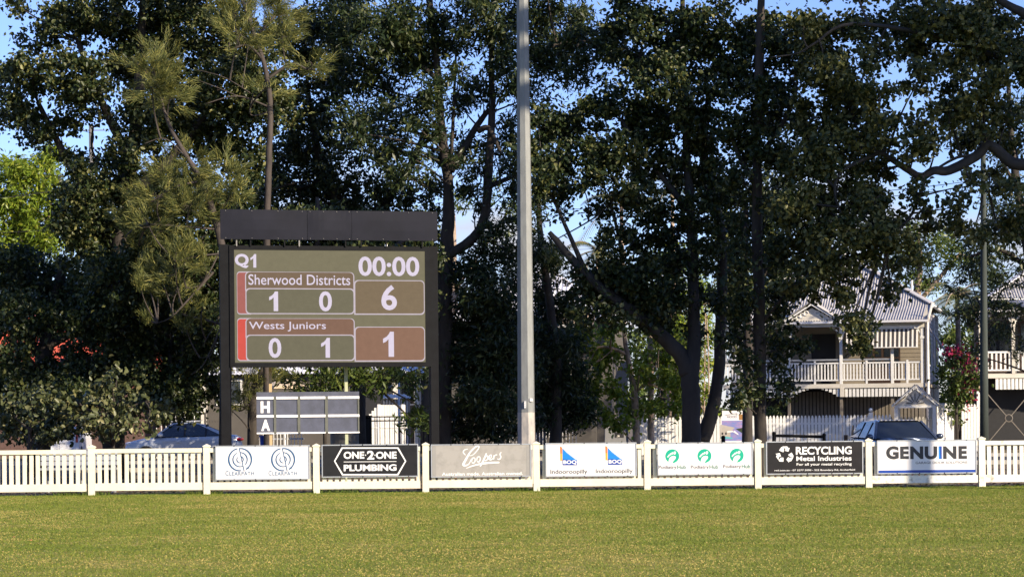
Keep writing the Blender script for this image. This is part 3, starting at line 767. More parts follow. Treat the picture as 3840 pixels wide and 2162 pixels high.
def cell(name, x0, y0, x1, y1, m, y, corners='abcd', r=26):
    o = rrect(x0, y0, x1, y1, r, corners)
    cx__, cz__ = sum(p[0] for p in o) / len(o), sum(p[1] for p in o) / len(o)
    hw, hh = max(p[0] for p in o) - min(p[0] for p in o), max(p[1] for p in o) - min(p[1] for p in o)
    t = .024
    i_ = [(cx__ + (p[0] - cx__) * (1 - 2 * t / hw), cz__ + (p[1] - cz__) * (1 - 2 * t / hh)) for p in o]
    g = G(); g.quad(*[(p[0], y, p[1]) for p in i_]); g.build(name, M[m], screen)
    g = G()
    for k in range(len(o)):
        j = (k + 1) % len(o)
        g.quad((o[k][0], y - .001, o[k][1]), (o[j][0], y - .001, o[j][1]), (i_[j][0], y - .001, i_[j][1]), (i_[k][0], y - .001, i_[k][1]))
    g.build('cell_outline', M['led_line'], screen)
for dz, mn, ms, mr in ((0, 'led_name1', 'led_sc1', 'led_r1'), (390, 'led_name2', 'led_sc2', 'led_r2')):
    cell('team_colour', 243, 594 + dz, 360, 954 + dz, mr, YS - .003, 'ad')
    cell('team_name_cell', 311, 596 + dz, 1220, 760 + dz, mn, YS - .006, 'cd', 34)
    cell('points_cell', 313, 733 + dz, 1220, 952 + dz, 'led_cell', YS - .009, 'abcd', 34)
    cell('score_cell', 1216, 666 + dz, 1813, 957 + dz, ms, YS - .012, 'bcd', 34)
for body, x0, y0, x1, y1, bo in (('Q', 228, 447, 342, 566, .04), ('1', 356, 449, 404, 562, 0), ('00:00', 1255, 472, 1770, 632, .022), ('Sherwood Districts', 338, 622, 1185, 706, .006), ('1', 508, 762, 582, 926, .022), ('0', 922, 760, 1030, 928, .022), ('6', 1445, 707, 1578, 918, .022),
                                 ('Wests Juniors', 340, 1015, 978, 1096, .006), ('0', 500, 1150, 605, 1318, .022), ('1', 936, 1150, 1010, 1316, .022), ('1', 1457, 1098, 1549, 1308, .022)):
    a, b = SB(x0, y1), SB(x1, y0); text(body, 'score_text', M['led_text'], screen, a[0], a[1], b[0], b[1], YS - .016, bo)
# long black panels above the screen, on short struts
bz1, bz0 = B1(103, 76, -.2)[1], B1(103, 326, -.2)[1]
bx = [B1(q, 200, -.2)[0] for q in (103, 832, 1203, 1920)]
for k in range(3):
    g = G(); n = 8
    for i in range(n):
        for j in range(3):
            def P3(ii, jj):
                u, v = ii / n, jj / 3
                bow = .012 * math.sin(math.pi * u) * math.sin(math.pi * v) + .006 * math.sin(5 * u + k)
                return (bx[k] + (bx[k + 1] - bx[k] - .004) * u, -.20 - bow, bz0 + (bz1 - bz0) * v)
            g.quad(P3(i, j), P3(i + 1, j), P3(i + 1, j + 1), P3(i, j + 1))
    g.box(bx[k], -.185, bz0, bx[k + 1] - .004, -.175, bz1)
    p = g.build('top_panel', M['banner'], board)
    rg = G()
    for u in (.06, .36, .66, .94):
        for zz in (bz0 + .03, bz1 - .03): rg.box(bx[k] + (bx[k+1]-bx[k]) * u - .007, -.214, zz - .007, bx[k] + (bx[k+1]-bx[k]) * u + .007, -.19, zz + .007)
    rg.build('rivets', M['grey_wall'], p)
for q in (238, 356, 640, 762, 1150, 1280, 1490, 1790):
    x = B1(q, 350)[0]
    G().box(x - .014, -.17, fz1 - .02, x + .014, -.135, bz0 + .2).build('strut', M['grey_wall'] if q in (238, 762) else M['steel_black'], board)
for zz in (bz0 + .1, bz1 - .1):
    G().box(bx[0] + .1, -.174, zz - .02, bx[3] - .1, -.136, zz + .02).build('panel_rail', M['steel_black'], board)
G().box(B1(1490, 380)[0] - .03, -.15, fz1, B1(1490, 380)[0] + .03, -.1, fz1 + .05).build('bracket', M['print_white'], board)

# ================================================================== hand-operated score board
fm = Fr(1155, 50.05, 10.0)
hb_ = framed('manual_scoreboard', 'low grey hand-operated score board with white letters H and A on timber posts', 'scoreboard', fm)
def H6(zx, zz, dy=-.03): return fm.L(900 + zx / 3.481, 1360 + zz / 3.481 , dy)
hx0, hx1 = H6(217, 650)[0], H6(1558, 640)[0]
hz1, hz0 = H6(217, 380)[1], H6(217, 924)[1]
H_ = hz1 - hz0
def hz(zz): return hz1 - (zz - 380) / (924 - 380) * H_
def hx(zx): return hx0 + (zx - 217) / (1558 - 217) * (hx1 - hx0)
for body, z_a, z_b in (('top', 380, 452), ('h', 452, 690), ('a', 690, 924)):
    G().box(hx0, -.012, hz(z_b) + .002, hx1, .012, hz(z_a)).build('backboard', M['board_grey'], hb_)
for za, zb_ in ((442, 474), (680, 712), (908, 926)):
    for xa, xb in ((217, 437), (472, 752), (785, 1112), (1146, 1558)):
        G().box(hx(xa), -.042, hz(zb_), hx(xb), -.0125, hz(za)).build('ledge', M['print_white'], hb_)
for xa, xb in ((438, 470), (747, 783), (1107, 1144), (1536, 1557)):
    G().box(hx(xa), -.030, hz(920), hx(xb), -.0125, hz(442)).build('divider', M['board_strip'], hb_)
text('H', 'letter', M['print_white'], hb_, hx(270), hz(652), hx(390), hz(500), -.016, .05)
text('A', 'letter', M['print_white'], hb_, hx(275), hz(886), hx(390), hz(738), -.016, .05)
for xa, xb, mm in ((382, 420, 'timber'), (1370, 1412, 'timber_green')):
    G().box(hx(xa), .014, -.02, hx(xb), .10, hz(60)).build('post', M[mm], hb_)

# ================================================================== floodlight mast
pb, pt_ = at(1974, 1640, 51.3), at(1951.5, 0, 51.3)
mast = thing('floodlight_mast', 'tall tapered galvanised steel light pole behind the white fence', 'light pole', (pb.x, 51.3, 0))
mast_parts = []
def octa(z): return .2025 + (z - pb.z) / (pt_.z - pb.z) * (.134 - .2025)
zj = at(1974, 1545, 51.3).z
def oct_part(z0, z1, m, name, add=0.0):
    g = G()
    for z in (z0, z1):
        for k in range(8):
            t = R(22.5 + 45 * k - 9); g.v.append((octa(z) * 1.07 * math.cos(t) + add * math.cos(t), octa(z) * 1.07 * math.sin(t) + add * math.sin(t), z))
    for k in range(8): g.f.append((k, (k + 1) % 8, 8 + (k + 1) % 8, 8 + k))
    g.f.append(tuple(range(15, 7, -1))[::-1]); mast_parts.append(g.build(name, m, mast))
oct_part(-.02, zj, M['galv_base'], 'base_sleeve')
oct_part(zj, 11.2, M['galv'], 'pole'); oct_part(11.2, 21.0, M['galv'], 'pole')
for k in range(3):
    G().bar((-1.6, -.2, 20.2 - k * .9), (1.6, -.2, 20.2 - k * .9), .1, .1).build('crossarm', M['galv'], mast)
    for x in (-1.3, -.45, .45, 1.3):
        G().box(x - .28, -.75, 19.95 - k * .9, x + .28, -.28, 20.45 - k * .9).build('lamp', M['steel_black'], mast)
p = at(1969, 1516, 51.1)
G().box(p.x - pb.x - .02, -.235, p.z - .08, p.x - pb.x + .02, -.20, p.z + .08).build('number_strip', M['print_white'], mast)
text('9\n7\n4', 'numbers', M['print_black'], mast, p.x - pb.x - .016, p.z - .06, p.x - pb.x + .016, p.z + .06, -.237)
p = at(1992, 1498, 51.1)
G().box(p.x - pb.x - .035, -.215, p.z - .035, p.x - pb.x + .035, -.13, p.z + .035).build('label_plate', M['print_white'], mast)

# ================================================================== bench behind the pickets
fn = Fr(300, 47.4, 1.5)
bench = framed('spectator_bench', 'low aluminium slatted bench seen through the pickets at the left', 'bench', fn)
bx0, bx1 = fn.x(152, 1715), fn.x(443, 1715)
for y0, y1 in ((1690, 1706), (1709, 1725), (1728, 1743)):
    zt_, zb_ = fn.z(300, y0), fn.z(300, y1); G().box(bx0, .0, zb_, bx1, .03, zt_).build('back_slat', M['alu'], bench)
zs = fn.z(300, 1752)
for k in range(2): G().box(bx0, -.36 + k * .17, zs - .045, bx1, -.21 + k * .17, zs).build('seat_slat', M['alu'], bench)
for px in (180, 305, 430):
    x = fn.x(px, 1715)
    G().box(x - .02, -.34, -.02, x + .02, -.30, zs - .046).build('leg', M['alu'], bench)
    G().box(x - .02, .031, -.02, x + .02, .07, fn.z(300, 1692)).build('leg', M['alu'], bench)

# its twin stands where the boundary curves round, beyond the right of the picture
m2 = thing('floodlight_mast', 'second steel light pole further round the boundary, off to the right', 'light pole', (ff.p.x + 8.70 + math.sin(az) * 13.5, 45.95 - math.cos(az) * 13.5, 0))
for p in list(mast.children):
    if p.name.split('.')[0] in ('base_sleeve', 'pole', 'crossarm', 'lamp'):
        q = p.copy(); col.objects.link(q); q.parent = m2
# ================================================================== trees
def unit(v): return v / np.maximum(np.linalg.norm(v, axis=-1, keepdims=True), 1e-9)
def leaf_cloud(name, C, m, kind, size, parent, tintbias=0.0, up=0.5):
    """leaves at points C (N,3); kind: ovate, lance or needle"""
    N = len(C)
    L_ = size * RNG.uniform(.5, 1.4, N)
    d = unit(RNG.normal(0, 1, (N, 3)) + np.array([0, 0, -.45]))
    nn = RNG.normal(0, 1, (N, 3)) + np.array([0.1, -.25, up])
    nn = unit(nn - d * (nn * d).sum(1, keepdims=True))
    s = np.cross(d, nn)
    wr = {'ovate': .36, 'lance': .15, 'needle': .03}[kind]
    W = (L_ * wr)[:, None]; L3 = L_[:, None]
    tint = np.clip(RNG.beta(1.6, 2.2, N) + tintbias, 0, 1)
    if kind == 'ovate':
        f = W * .35
        V = np.stack([C, C + d * L3 * .28 + s * W * .85 + nn * f, C + d * L3 * .66 + s * W * .8 + nn * f, C + d * L3 - nn * L3 * .12, C + d * L3 * .66 - s * W * .8 + nn * f, C + d * L3 * .28 - s * W * .85 + nn * f], 1)
        me = np_mesh(name, V, 6, m, tint, [(0, 1, 2, 3), (0, 3, 4, 5)])
    else:
        V = np.stack([C, C + d * L3 * .45 + s * W, C + d * L3 - nn * L3 * .1, C + d * L3 * .45 - s * W], 1)
        me = np_mesh(name, V, 4, m, tint)
    return put(name, me, parent)
def needle_cloud(name, B_, D_, m, parent, length=.26, width=.013, tintbias=0.0):
    """drooping fine needles: start points B_ (N,3) and headings D_ (N,3)"""
    N = len(B_)
    d = unit(D_ + RNG.normal(0, .33, (N, 3)))
    L3 = (length * RNG.uniform(.6, 1.25, N))[:, None]
    s = unit(np.cross(d, RNG.normal(0, 1, (N, 3)))) * width * RNG.uniform(.7, 1.3, (N, 1))
    sag = np.array([0, 0, -1.0]) * L3 * .14
    mid = B_ + d * L3 * .5 + sag * .2; tip = B_ + d * L3 + sag
    V = np.stack([B_ - s * .5, mid - s * .4, tip, mid + s * .4, B_ + s * .5], 1)
    tint = np.clip(RNG.beta(1.8, 2.0, N) + tintbias, 0, 1)
    return put(name, np_mesh(name, V, 5, m, tint), parent)
def bez(p, q, sag, n=6):
    p, q = Vector(p), Vector(q)
    c = (p + q) / 2 + Vector(sag)
    return [p * (1 - t) ** 2 + c * 2 * t * (1 - t) + q * t * t for t in [i / n for i in range(n + 1)]]
def smooth_path(pts, rad, n=4):
    P = [Vector(p) for p in pts]; Q, Rr = [], []
    for i in range(len(P) - 1):
        p0, p1, p2, p3 = P[max(i - 1, 0)], P[i], P[i + 1], P[min(i + 2, len(P) - 1)]
        for k in range(n):
            t = k / n
            Q.append(0.5 * ((2 * p1) + (p2 - p0) * t + (2 * p0 - 5 * p1 + 4 * p2 - p3) * t * t + (3 * p1 - p0 - 3 * p2 + p3) * t ** 3)); Rr.append(rad[i] * (1 - t) + rad[i + 1] * t)
    return Q + [P[-1]], Rr + [rad[-1]]

def tree(name, label, Y, base_px, limbs, lobes, leaf='leaf_fig', kind='ovate', size=.15, per=60, dens=9.0, crad=.36, bark='bark', group=None, twig_r=.012, cat='tree', tintbias=0.0, crown='crown', deep=1.0, bare=None):
    """limbs: lists of (px, py, dY, radius); lobes: (px, py, rx, ry, dY, depth radius m, density factor), all in photo pixels at distance Y"""
    b = at(base_px, 1650, Y); b.z = 0
    T = thing(name, label, cat, b, 0, group)
    skel = []
    for i, lm in enumerate(limbs):
        pts, rad = [], []
        for k, (px, py, dY, r) in enumerate(lm):
            p = at(px, py, Y + dY) - b
            if i == 0 and k == 0: p.z = -.08
            pts.append(p); rad.append(r)
        pts, rad = smooth_path(pts, rad, 5)
        pts = [p + Vector((random.uniform(-.1, .1) * r, random.uniform(-.1, .1) * r, 0)) for p, r in zip(pts, rad)]
        if i == 0:                    # a flare at the foot
            rad = [r * (1 + .55 * math.exp(-max(p.z, 0) / .22)) for p, r in zip(pts, rad)]
        G().tube(pts, rad, 14 if max(rad) > .08 else 7, wob=.05).build('trunk' if i == 0 else 'limb', M[bark], T, smooth=True)
        skel += [(p, r) for p, r in zip(pts, rad)]
    SK = np.array([tuple(p) for p, r in skel]) if skel else np.zeros((1, 3))
    tw = G(); cents = []; heads = []
    sc_ = Y / F
    for (px, py, rx, ry, dY, rd, df) in lobes:
        c0 = np.array(at(px, py, Y + dY) - b)
        ax, az_ = rx * sc_, ry * sc_
        n = max(3, int(math.pi * ax * az_ * dens * df * deep))
        u = unit(RNG.normal(0, 1, (n, 3))) * RNG.uniform(.25, 1.0, (n, 1)) ** .45
        P = c0 + u * np.array([ax, rd, az_])
        P[:, 2] = np.maximum(P[:, 2], .25)
        # a branch from the nearest wood to the lobe, then twigs to each tuft
        dd = np.linalg.norm(SK - c0 + np.array([0, 0, .6]), axis=1); j = int(dd.argmin())
        root = Vector(SK[j])
        if dd[j] > .15:
            bp = bez(root, c0, (random.uniform(-.2, .2), random.uniform(-.2, .2), random.uniform(-.1, .35) * dd[j] * .4), 6)
            r0 = min(.07, .018 + .012 * dd[j])
            tw.tube(bp, [r0 * (1 - .6 * i / 6) for i in range(7)], 5, cap=False)
            hubs = np.array([tuple(p) for p in bp[2:]])
        else: hubs = c0[None, :]
        for q in P[RNG.random(n) < .55]:
            h = hubs[np.linalg.norm(hubs - q, axis=1).argmin()]
            tw.tube(bez(h, q, (random.uniform(-.15, .15), random.uniform(-.15, .15), random.uniform(-.05, .2)), 3), [twig_r, twig_r * .8, twig_r * .6, twig_r * .3], 3, cap=False)
        cents.append(P); heads.append(unit(P - c0 + np.array([0, 0, .15])))
    C = np.concatenate(cents); Hd = np.concatenate(heads)
    n = len(C)
    if tw.v: stuff(tw.build('twigs', M[bark if bare is None else bare], T))
    if kind == 'needle':
        k = per
        t = RNG.uniform(0, 1, (n, k, 1)); side = RNG.normal(0, .05, (n, k, 3))
        B_ = (C[:, None, :] + Hd[:, None, :] * t * .45 + side).reshape(-1, 3)
        D_ = np.repeat(Hd, k, 0) + np.array([0, 0, .1])
        stuff(needle_cloud(crown, B_, D_, M[leaf], T, size, tintbias=tintbias))
    else:
        rr = crad * RNG.uniform(.55, 1.25, n)
        cnt = RNG.poisson(per, n) + 4
        idx = np.repeat(np.arange(n), cnt)
        Q = C[idx] + RNG.normal(0, .52, (len(idx), 3)) * rr[idx][:, None] * np.array([1, 1, .8])
        Q[:, 2] = np.maximum(Q[:, 2], .08)
        stuff(leaf_cloud(crown, Q, M[leaf], kind, size, T, tintbias))
    return T

def L5(*rows, dY=0.0, rd=1.3, df=1.0):
    """fill in depth, depth radius and density for lobes given short"""
    out = []
    for r in rows:
        r = list(r)
        if len(r) == 4: r.append(df)
        px, py, rx, ry, d = r
        out.append((px, py, rx, ry, dY + random.uniform(-1.2, 1.2), max(rd * .5, min(rd, rx / 110.0)), d))
    return out

# -- far trees in sun beyond the street
tree('street_tree', 'bright yellow green sunlit tree behind the dark fig at the left edge', 112, 60,
     [[(60, 1650, 0, .3), (70, 1300, 0, .25), (85, 1000, 0, .18), (60, 800, 0, .1)], [(75, 1150, 0, .15), (170, 900, 0, .1), (190, 720, 0, .06)], [(70, 1100, 0, .14), (-40, 900, 0, .08)]],
     L5((60, 700, 120, 90), (170, 640, 70, 70), (20, 830, 100, 90), (150, 800, 90, 100), (90, 920, 110, 90), (200, 900, 60, 90), (-80, 780, 90, 120), (60, 620, 60, 40), (180, 580, 50, 30), (10, 1000, 100, 70), rd=2.2),
     leaf='leaf_bright', kind='lance', size=.30, per=80, dens=6.5, crad=.6, group='trees in sun beyond the street', bark='bark_pale')
tree('street_tree', 'sunlit olive green tree behind the roof of the verandah house', 118, 3420,
     [[(3420, 1650, 0, .35), (3430, 1200, 0, .28), (3450, 1000, 0, .15), (3440, 850, 0, .08)], [(3430, 1150, 0, .15), (3600, 950, 0, .08)]],
     L5((3420, 1000, 80, 60), (3500, 920, 90, 60), (3380, 930, 70, 50), (3600, 960, 80, 60), (3700, 1010, 60, 60), (3480, 1050, 80, 50), (3580, 880, 60, 40), (3420, 870, 60, 40), rd=2.5, df=.8),
     leaf='leaf_mid', kind='lance', size=.30, per=70, dens=4.2, crad=.6, group='trees in sun beyond the street', bark='bark_pale')
tree('street_tree', 'leafy green tree rising behind the pale roofs in the middle', 116, 2520,
     [[(2520, 1650, 0, .3), (2520, 1250, 0, .22), (2500, 1050, 0, .15), (2540, 900, 0, .08)]],
     L5((2480, 1120, 90, 80), (2580, 1050, 80, 90), (2660, 1130, 60, 80), (2440, 1000, 70, 60), (2540, 950, 60, 50), (2760, 1120, 50, 60), (2880, 1100, 60, 50), rd=2.2, df=.8),
     leaf='leaf_bright', kind='lance', size=.30, per=70, dens=4.2, crad=.6, group='trees in sun beyond the street', bark='bark_pale')
tree('street_tree', 'tall thin conifer like tree behind the scoreboard and the light pole', 116, 1700,
     [[(1700, 1650, 0, .3), (1700, 1100, 0, .22), (1700, 800, 0, .12)], [(1700, 1100, 0, .1), (1900, 800, 0, .05)], [(1700, 1000, 0, .1), (1400, 760, 0, .05)]],
     L5((1390, 770, 50, 60), (1440, 720, 40, 50), (1880, 720, 60, 60), (1900, 820, 50, 60), (1580, 780, 60, 40), (1960, 760, 50, 80), (1740, 760, 50, 40), (1840, 900, 50, 60), rd=2.0, df=.7),
     leaf='leaf_mid', kind='lance', size=.3, per=60, dens=2.4, crad=.55, group='trees in sun beyond the street', bark='bark_pale')

for (lab, px, top, w_) in (('dim green tree far behind the bougainvillea and the timber pole', 3660, 1120, 130), ('dim green tree far behind the gap between the middle houses', 2480, 1150, 120), ('dim green tree far behind the middle of the scoreboard', 1380, 1080, 150), ('dim green tree far behind the red roofed house', 700, 1120, 160), ('dim green tree far behind the right hand end of the street', 3900, 1000, 140), ('dim green tree far behind the pale roof left of the light pole', 1760, 1120, 150)):
    tree('street_tree', lab, 124, px, [[(px, 1650, 0, .3), (px + 8, 1400, 0, .22), (px - 5, top + 60, 0, .1)]],
         L5(*[(px + w_ * .75 * math.sin(k * 2.1), top + 60 + k * 38, w_ * .5, 55) for k in range(11)], rd=2.4), leaf='leaf_mid', kind='lance', size=.36, per=60, dens=4.6, crad=.65, group='trees in sun beyond the street', bark='bark')

# -- the dark fig row behind the fence
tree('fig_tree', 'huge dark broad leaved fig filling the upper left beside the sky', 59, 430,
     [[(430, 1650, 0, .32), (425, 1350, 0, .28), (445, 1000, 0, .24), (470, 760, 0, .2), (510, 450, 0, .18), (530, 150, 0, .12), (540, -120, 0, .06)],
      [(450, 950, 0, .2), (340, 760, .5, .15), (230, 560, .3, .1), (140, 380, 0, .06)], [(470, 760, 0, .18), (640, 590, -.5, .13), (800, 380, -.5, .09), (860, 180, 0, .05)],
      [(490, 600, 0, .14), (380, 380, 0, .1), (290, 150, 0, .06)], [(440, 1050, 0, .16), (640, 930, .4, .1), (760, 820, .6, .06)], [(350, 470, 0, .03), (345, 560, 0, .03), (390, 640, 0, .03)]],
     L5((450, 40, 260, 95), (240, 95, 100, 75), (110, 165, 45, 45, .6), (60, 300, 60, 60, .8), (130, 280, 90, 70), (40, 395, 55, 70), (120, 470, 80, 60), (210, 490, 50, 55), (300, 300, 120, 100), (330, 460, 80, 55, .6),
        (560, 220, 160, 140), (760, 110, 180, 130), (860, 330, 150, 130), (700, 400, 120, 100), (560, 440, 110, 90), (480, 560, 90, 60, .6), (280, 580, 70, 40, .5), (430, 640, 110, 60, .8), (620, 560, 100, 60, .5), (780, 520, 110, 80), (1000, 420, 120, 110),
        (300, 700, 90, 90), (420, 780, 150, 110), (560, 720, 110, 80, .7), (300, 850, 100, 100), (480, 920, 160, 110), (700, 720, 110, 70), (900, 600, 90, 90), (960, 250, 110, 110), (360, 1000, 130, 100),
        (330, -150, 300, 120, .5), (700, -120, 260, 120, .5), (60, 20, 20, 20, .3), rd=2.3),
     per=85, dens=15.5, crad=.35, size=.122, tintbias=.10, group='dark figs behind the fence')  # lighter leaf tint paints some sun onto this crown
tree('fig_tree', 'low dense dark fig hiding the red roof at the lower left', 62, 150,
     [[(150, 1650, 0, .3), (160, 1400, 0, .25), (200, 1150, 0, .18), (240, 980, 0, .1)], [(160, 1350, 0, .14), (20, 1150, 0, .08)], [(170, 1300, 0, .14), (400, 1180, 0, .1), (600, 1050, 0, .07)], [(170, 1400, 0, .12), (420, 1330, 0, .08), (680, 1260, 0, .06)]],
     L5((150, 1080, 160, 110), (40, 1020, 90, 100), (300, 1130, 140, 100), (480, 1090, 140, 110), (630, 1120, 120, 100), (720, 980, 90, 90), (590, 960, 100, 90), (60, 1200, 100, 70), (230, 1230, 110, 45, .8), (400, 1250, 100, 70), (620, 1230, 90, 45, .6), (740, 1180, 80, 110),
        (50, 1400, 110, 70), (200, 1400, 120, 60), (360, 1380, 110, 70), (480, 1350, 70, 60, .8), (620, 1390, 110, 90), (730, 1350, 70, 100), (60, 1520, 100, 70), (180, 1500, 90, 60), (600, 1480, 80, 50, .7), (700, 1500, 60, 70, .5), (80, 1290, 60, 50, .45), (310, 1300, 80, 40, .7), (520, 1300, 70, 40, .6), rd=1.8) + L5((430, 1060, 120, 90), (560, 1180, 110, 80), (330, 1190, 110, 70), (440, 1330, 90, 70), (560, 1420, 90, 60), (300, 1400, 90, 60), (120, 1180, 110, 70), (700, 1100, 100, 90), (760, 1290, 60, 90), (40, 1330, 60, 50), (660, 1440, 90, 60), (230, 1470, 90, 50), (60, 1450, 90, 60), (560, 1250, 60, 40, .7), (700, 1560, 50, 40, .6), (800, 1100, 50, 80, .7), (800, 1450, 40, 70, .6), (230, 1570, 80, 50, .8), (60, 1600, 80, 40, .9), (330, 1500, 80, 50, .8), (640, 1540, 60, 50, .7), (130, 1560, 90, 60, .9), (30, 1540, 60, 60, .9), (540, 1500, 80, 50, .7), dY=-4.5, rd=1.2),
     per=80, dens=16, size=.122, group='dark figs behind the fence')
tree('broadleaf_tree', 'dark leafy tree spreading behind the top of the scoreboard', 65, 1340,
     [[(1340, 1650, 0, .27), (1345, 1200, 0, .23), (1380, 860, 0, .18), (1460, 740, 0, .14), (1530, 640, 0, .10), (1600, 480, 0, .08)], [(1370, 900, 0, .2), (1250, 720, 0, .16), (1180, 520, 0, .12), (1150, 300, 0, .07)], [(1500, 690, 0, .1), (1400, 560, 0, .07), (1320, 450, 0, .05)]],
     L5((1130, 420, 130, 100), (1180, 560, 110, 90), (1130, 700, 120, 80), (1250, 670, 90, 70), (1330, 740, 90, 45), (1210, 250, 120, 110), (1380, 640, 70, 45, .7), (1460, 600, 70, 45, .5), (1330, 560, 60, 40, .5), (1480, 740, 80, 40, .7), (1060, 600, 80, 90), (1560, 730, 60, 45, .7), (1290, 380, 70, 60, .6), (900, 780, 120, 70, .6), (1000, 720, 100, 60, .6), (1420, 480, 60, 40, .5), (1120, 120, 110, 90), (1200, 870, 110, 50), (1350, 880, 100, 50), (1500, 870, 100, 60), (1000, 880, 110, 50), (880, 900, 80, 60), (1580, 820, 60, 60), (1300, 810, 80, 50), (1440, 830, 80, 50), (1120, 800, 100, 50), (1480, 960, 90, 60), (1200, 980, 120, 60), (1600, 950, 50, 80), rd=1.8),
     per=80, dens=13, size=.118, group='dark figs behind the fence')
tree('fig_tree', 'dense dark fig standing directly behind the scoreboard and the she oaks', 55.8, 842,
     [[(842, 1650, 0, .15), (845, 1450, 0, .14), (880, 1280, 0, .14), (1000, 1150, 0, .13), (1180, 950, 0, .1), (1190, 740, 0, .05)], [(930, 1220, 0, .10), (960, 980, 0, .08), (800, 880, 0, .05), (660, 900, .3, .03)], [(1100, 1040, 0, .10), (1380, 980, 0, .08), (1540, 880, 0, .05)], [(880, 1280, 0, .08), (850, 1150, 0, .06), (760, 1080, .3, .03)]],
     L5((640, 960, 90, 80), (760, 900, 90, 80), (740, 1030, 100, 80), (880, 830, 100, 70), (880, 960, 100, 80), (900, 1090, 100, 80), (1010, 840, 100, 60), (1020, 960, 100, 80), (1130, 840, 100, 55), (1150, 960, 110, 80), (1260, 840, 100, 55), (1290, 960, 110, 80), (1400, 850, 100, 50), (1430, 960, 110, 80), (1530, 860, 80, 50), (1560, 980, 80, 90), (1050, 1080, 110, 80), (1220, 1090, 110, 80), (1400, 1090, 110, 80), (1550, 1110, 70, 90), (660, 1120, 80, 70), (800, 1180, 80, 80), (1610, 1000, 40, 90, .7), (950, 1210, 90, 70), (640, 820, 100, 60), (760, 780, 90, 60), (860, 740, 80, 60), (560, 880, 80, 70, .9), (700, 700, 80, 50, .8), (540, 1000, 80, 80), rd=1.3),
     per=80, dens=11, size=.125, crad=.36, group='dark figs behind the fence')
tree('feathery_tree', 'tall twin trunk feathery leaved tree between scoreboard and light pole', 61, 1664,
     [[(1664, 1650, 0, .25), (1664, 1350, 0, .235), (1668, 1050, 0, .225), (1678, 880, 0, .19), (1682, 700, 0, .15), (1655, 480, 0, .125), (1640, 250, 0, .10), (1610, 0, 0, .1), (1590, -200, 0, .06)],
      [(1672, 960, 0, .14), (1760, 905, -.2, .14), (1815, 820, -.2, .135), (1832, 640, -.2, .125), (1845, 420, -.2, .10), (1842, 200, 0, .07), (1850, -50, 0, .06)],
      [(1690, 640, 0, .12), (1790, 470, .3, .09), (1835, 410, .4, .06)], [(1795, 490, -.3, .09), (1830, 480, -.5, .08), (1858, 530, -.6, .06), (1880, 580, -.7, .04)], [(1835, 700, 0, .08), (1960, 640, 0, .06), (2060, 560, .2, .04)],
      [(1690, 640, 0, .06), (1700, 440, 0, .05), (1710, 200, 0, .03)], [(1645, 300, 0, .08), (1480, 160, 0, .05)], [(1845, 300, 0, .08), (2050, 180, 0, .06), (2220, 150, 0, .03)]],
     L5((1250, 60, 130, 100), (1400, 130, 140, 110), (1330, 260, 110, 70), (1540, 80, 120, 100), (1530, 240, 100, 80), (1670, 140, 100, 80, .9), (1780, 60, 110, 80), (1860, 180, 90, 80), (1960, 60, 100, 80), (2100, 90, 130, 90), (2060, 220, 120, 70), (2230, 180, 110, 90), (2180, 280, 80, 50, .7), (1450, 340, 90, 50, .7), (1600, 340, 80, 60, .7), (1720, 290, 70, 50, .6), (1900, 300, 80, 60, .8), (1990, 360, 80, 50, .8),
        (1420, 470, 70, 40, .5), (1560, 470, 60, 40, .6), (1900, 430, 60, 40, .6), (1650, 580, 70, 40, .6), (1520, 660, 90, 40, .8), (1620, 690, 60, 40, .8), (1780, 610, 50, 40, .4), (1900, 620, 60, 40, .4),
        (1400, -110, 220, 100, .4), (1750, -110, 220, 100, .4), (2050, -110, 180, 100, .4),
        (1740, 1010, 90, 70, .9), (1830, 1080, 80, 80), (1740, 1190, 80, 90), (1860, 1230, 90, 90), (1760, 1370, 100, 80), (1880, 1400, 90, 90), (1740, 1530, 60, 80), (1840, 1560, 90, 70), (1920, 950, 60, 70, .8), (1850, 930, 60, 50, .7), (1790, 790, 60, 40, .5), (1330, 430, 90, 60, .7), (1480, 430, 80, 50, .7), (1560, 400, 70, 50, .8), (1740, 400, 60, 50, .8), (1790, 330, 60, 50, .8), (1620, 480, 60, 50, .7), (1900, 520, 50, 60, .7), (1740, 540, 50, 40, .5), (1560, 600, 60, 40, .6), (1500, 540, 60, 40, .5), (1760, 700, 50, 50, .8), (1740, 620, 60, 50, .7), (1850, 560, 50, 50, .7), (1420, 560, 80, 50, .7), (1330, 500, 70, 50, .7), (1900, 720, 50, 60, .7), (1880, 840, 60, 60, .7), (1780, 1100, 80, 80), (1880, 1160, 60, 90), (1720, 1320, 60, 90), (1830, 1310, 80, 90), (1900, 1320, 50, 90), (1800, 1480, 100, 70), (1890, 1500, 60, 80), (1750, 1600, 80, 50), (1880, 1610, 70, 40), rd=2.0),
     leaf='leaf_feather', kind='lance', size=.19, per=85, dens=14.5, crad=.38, bark='bark')
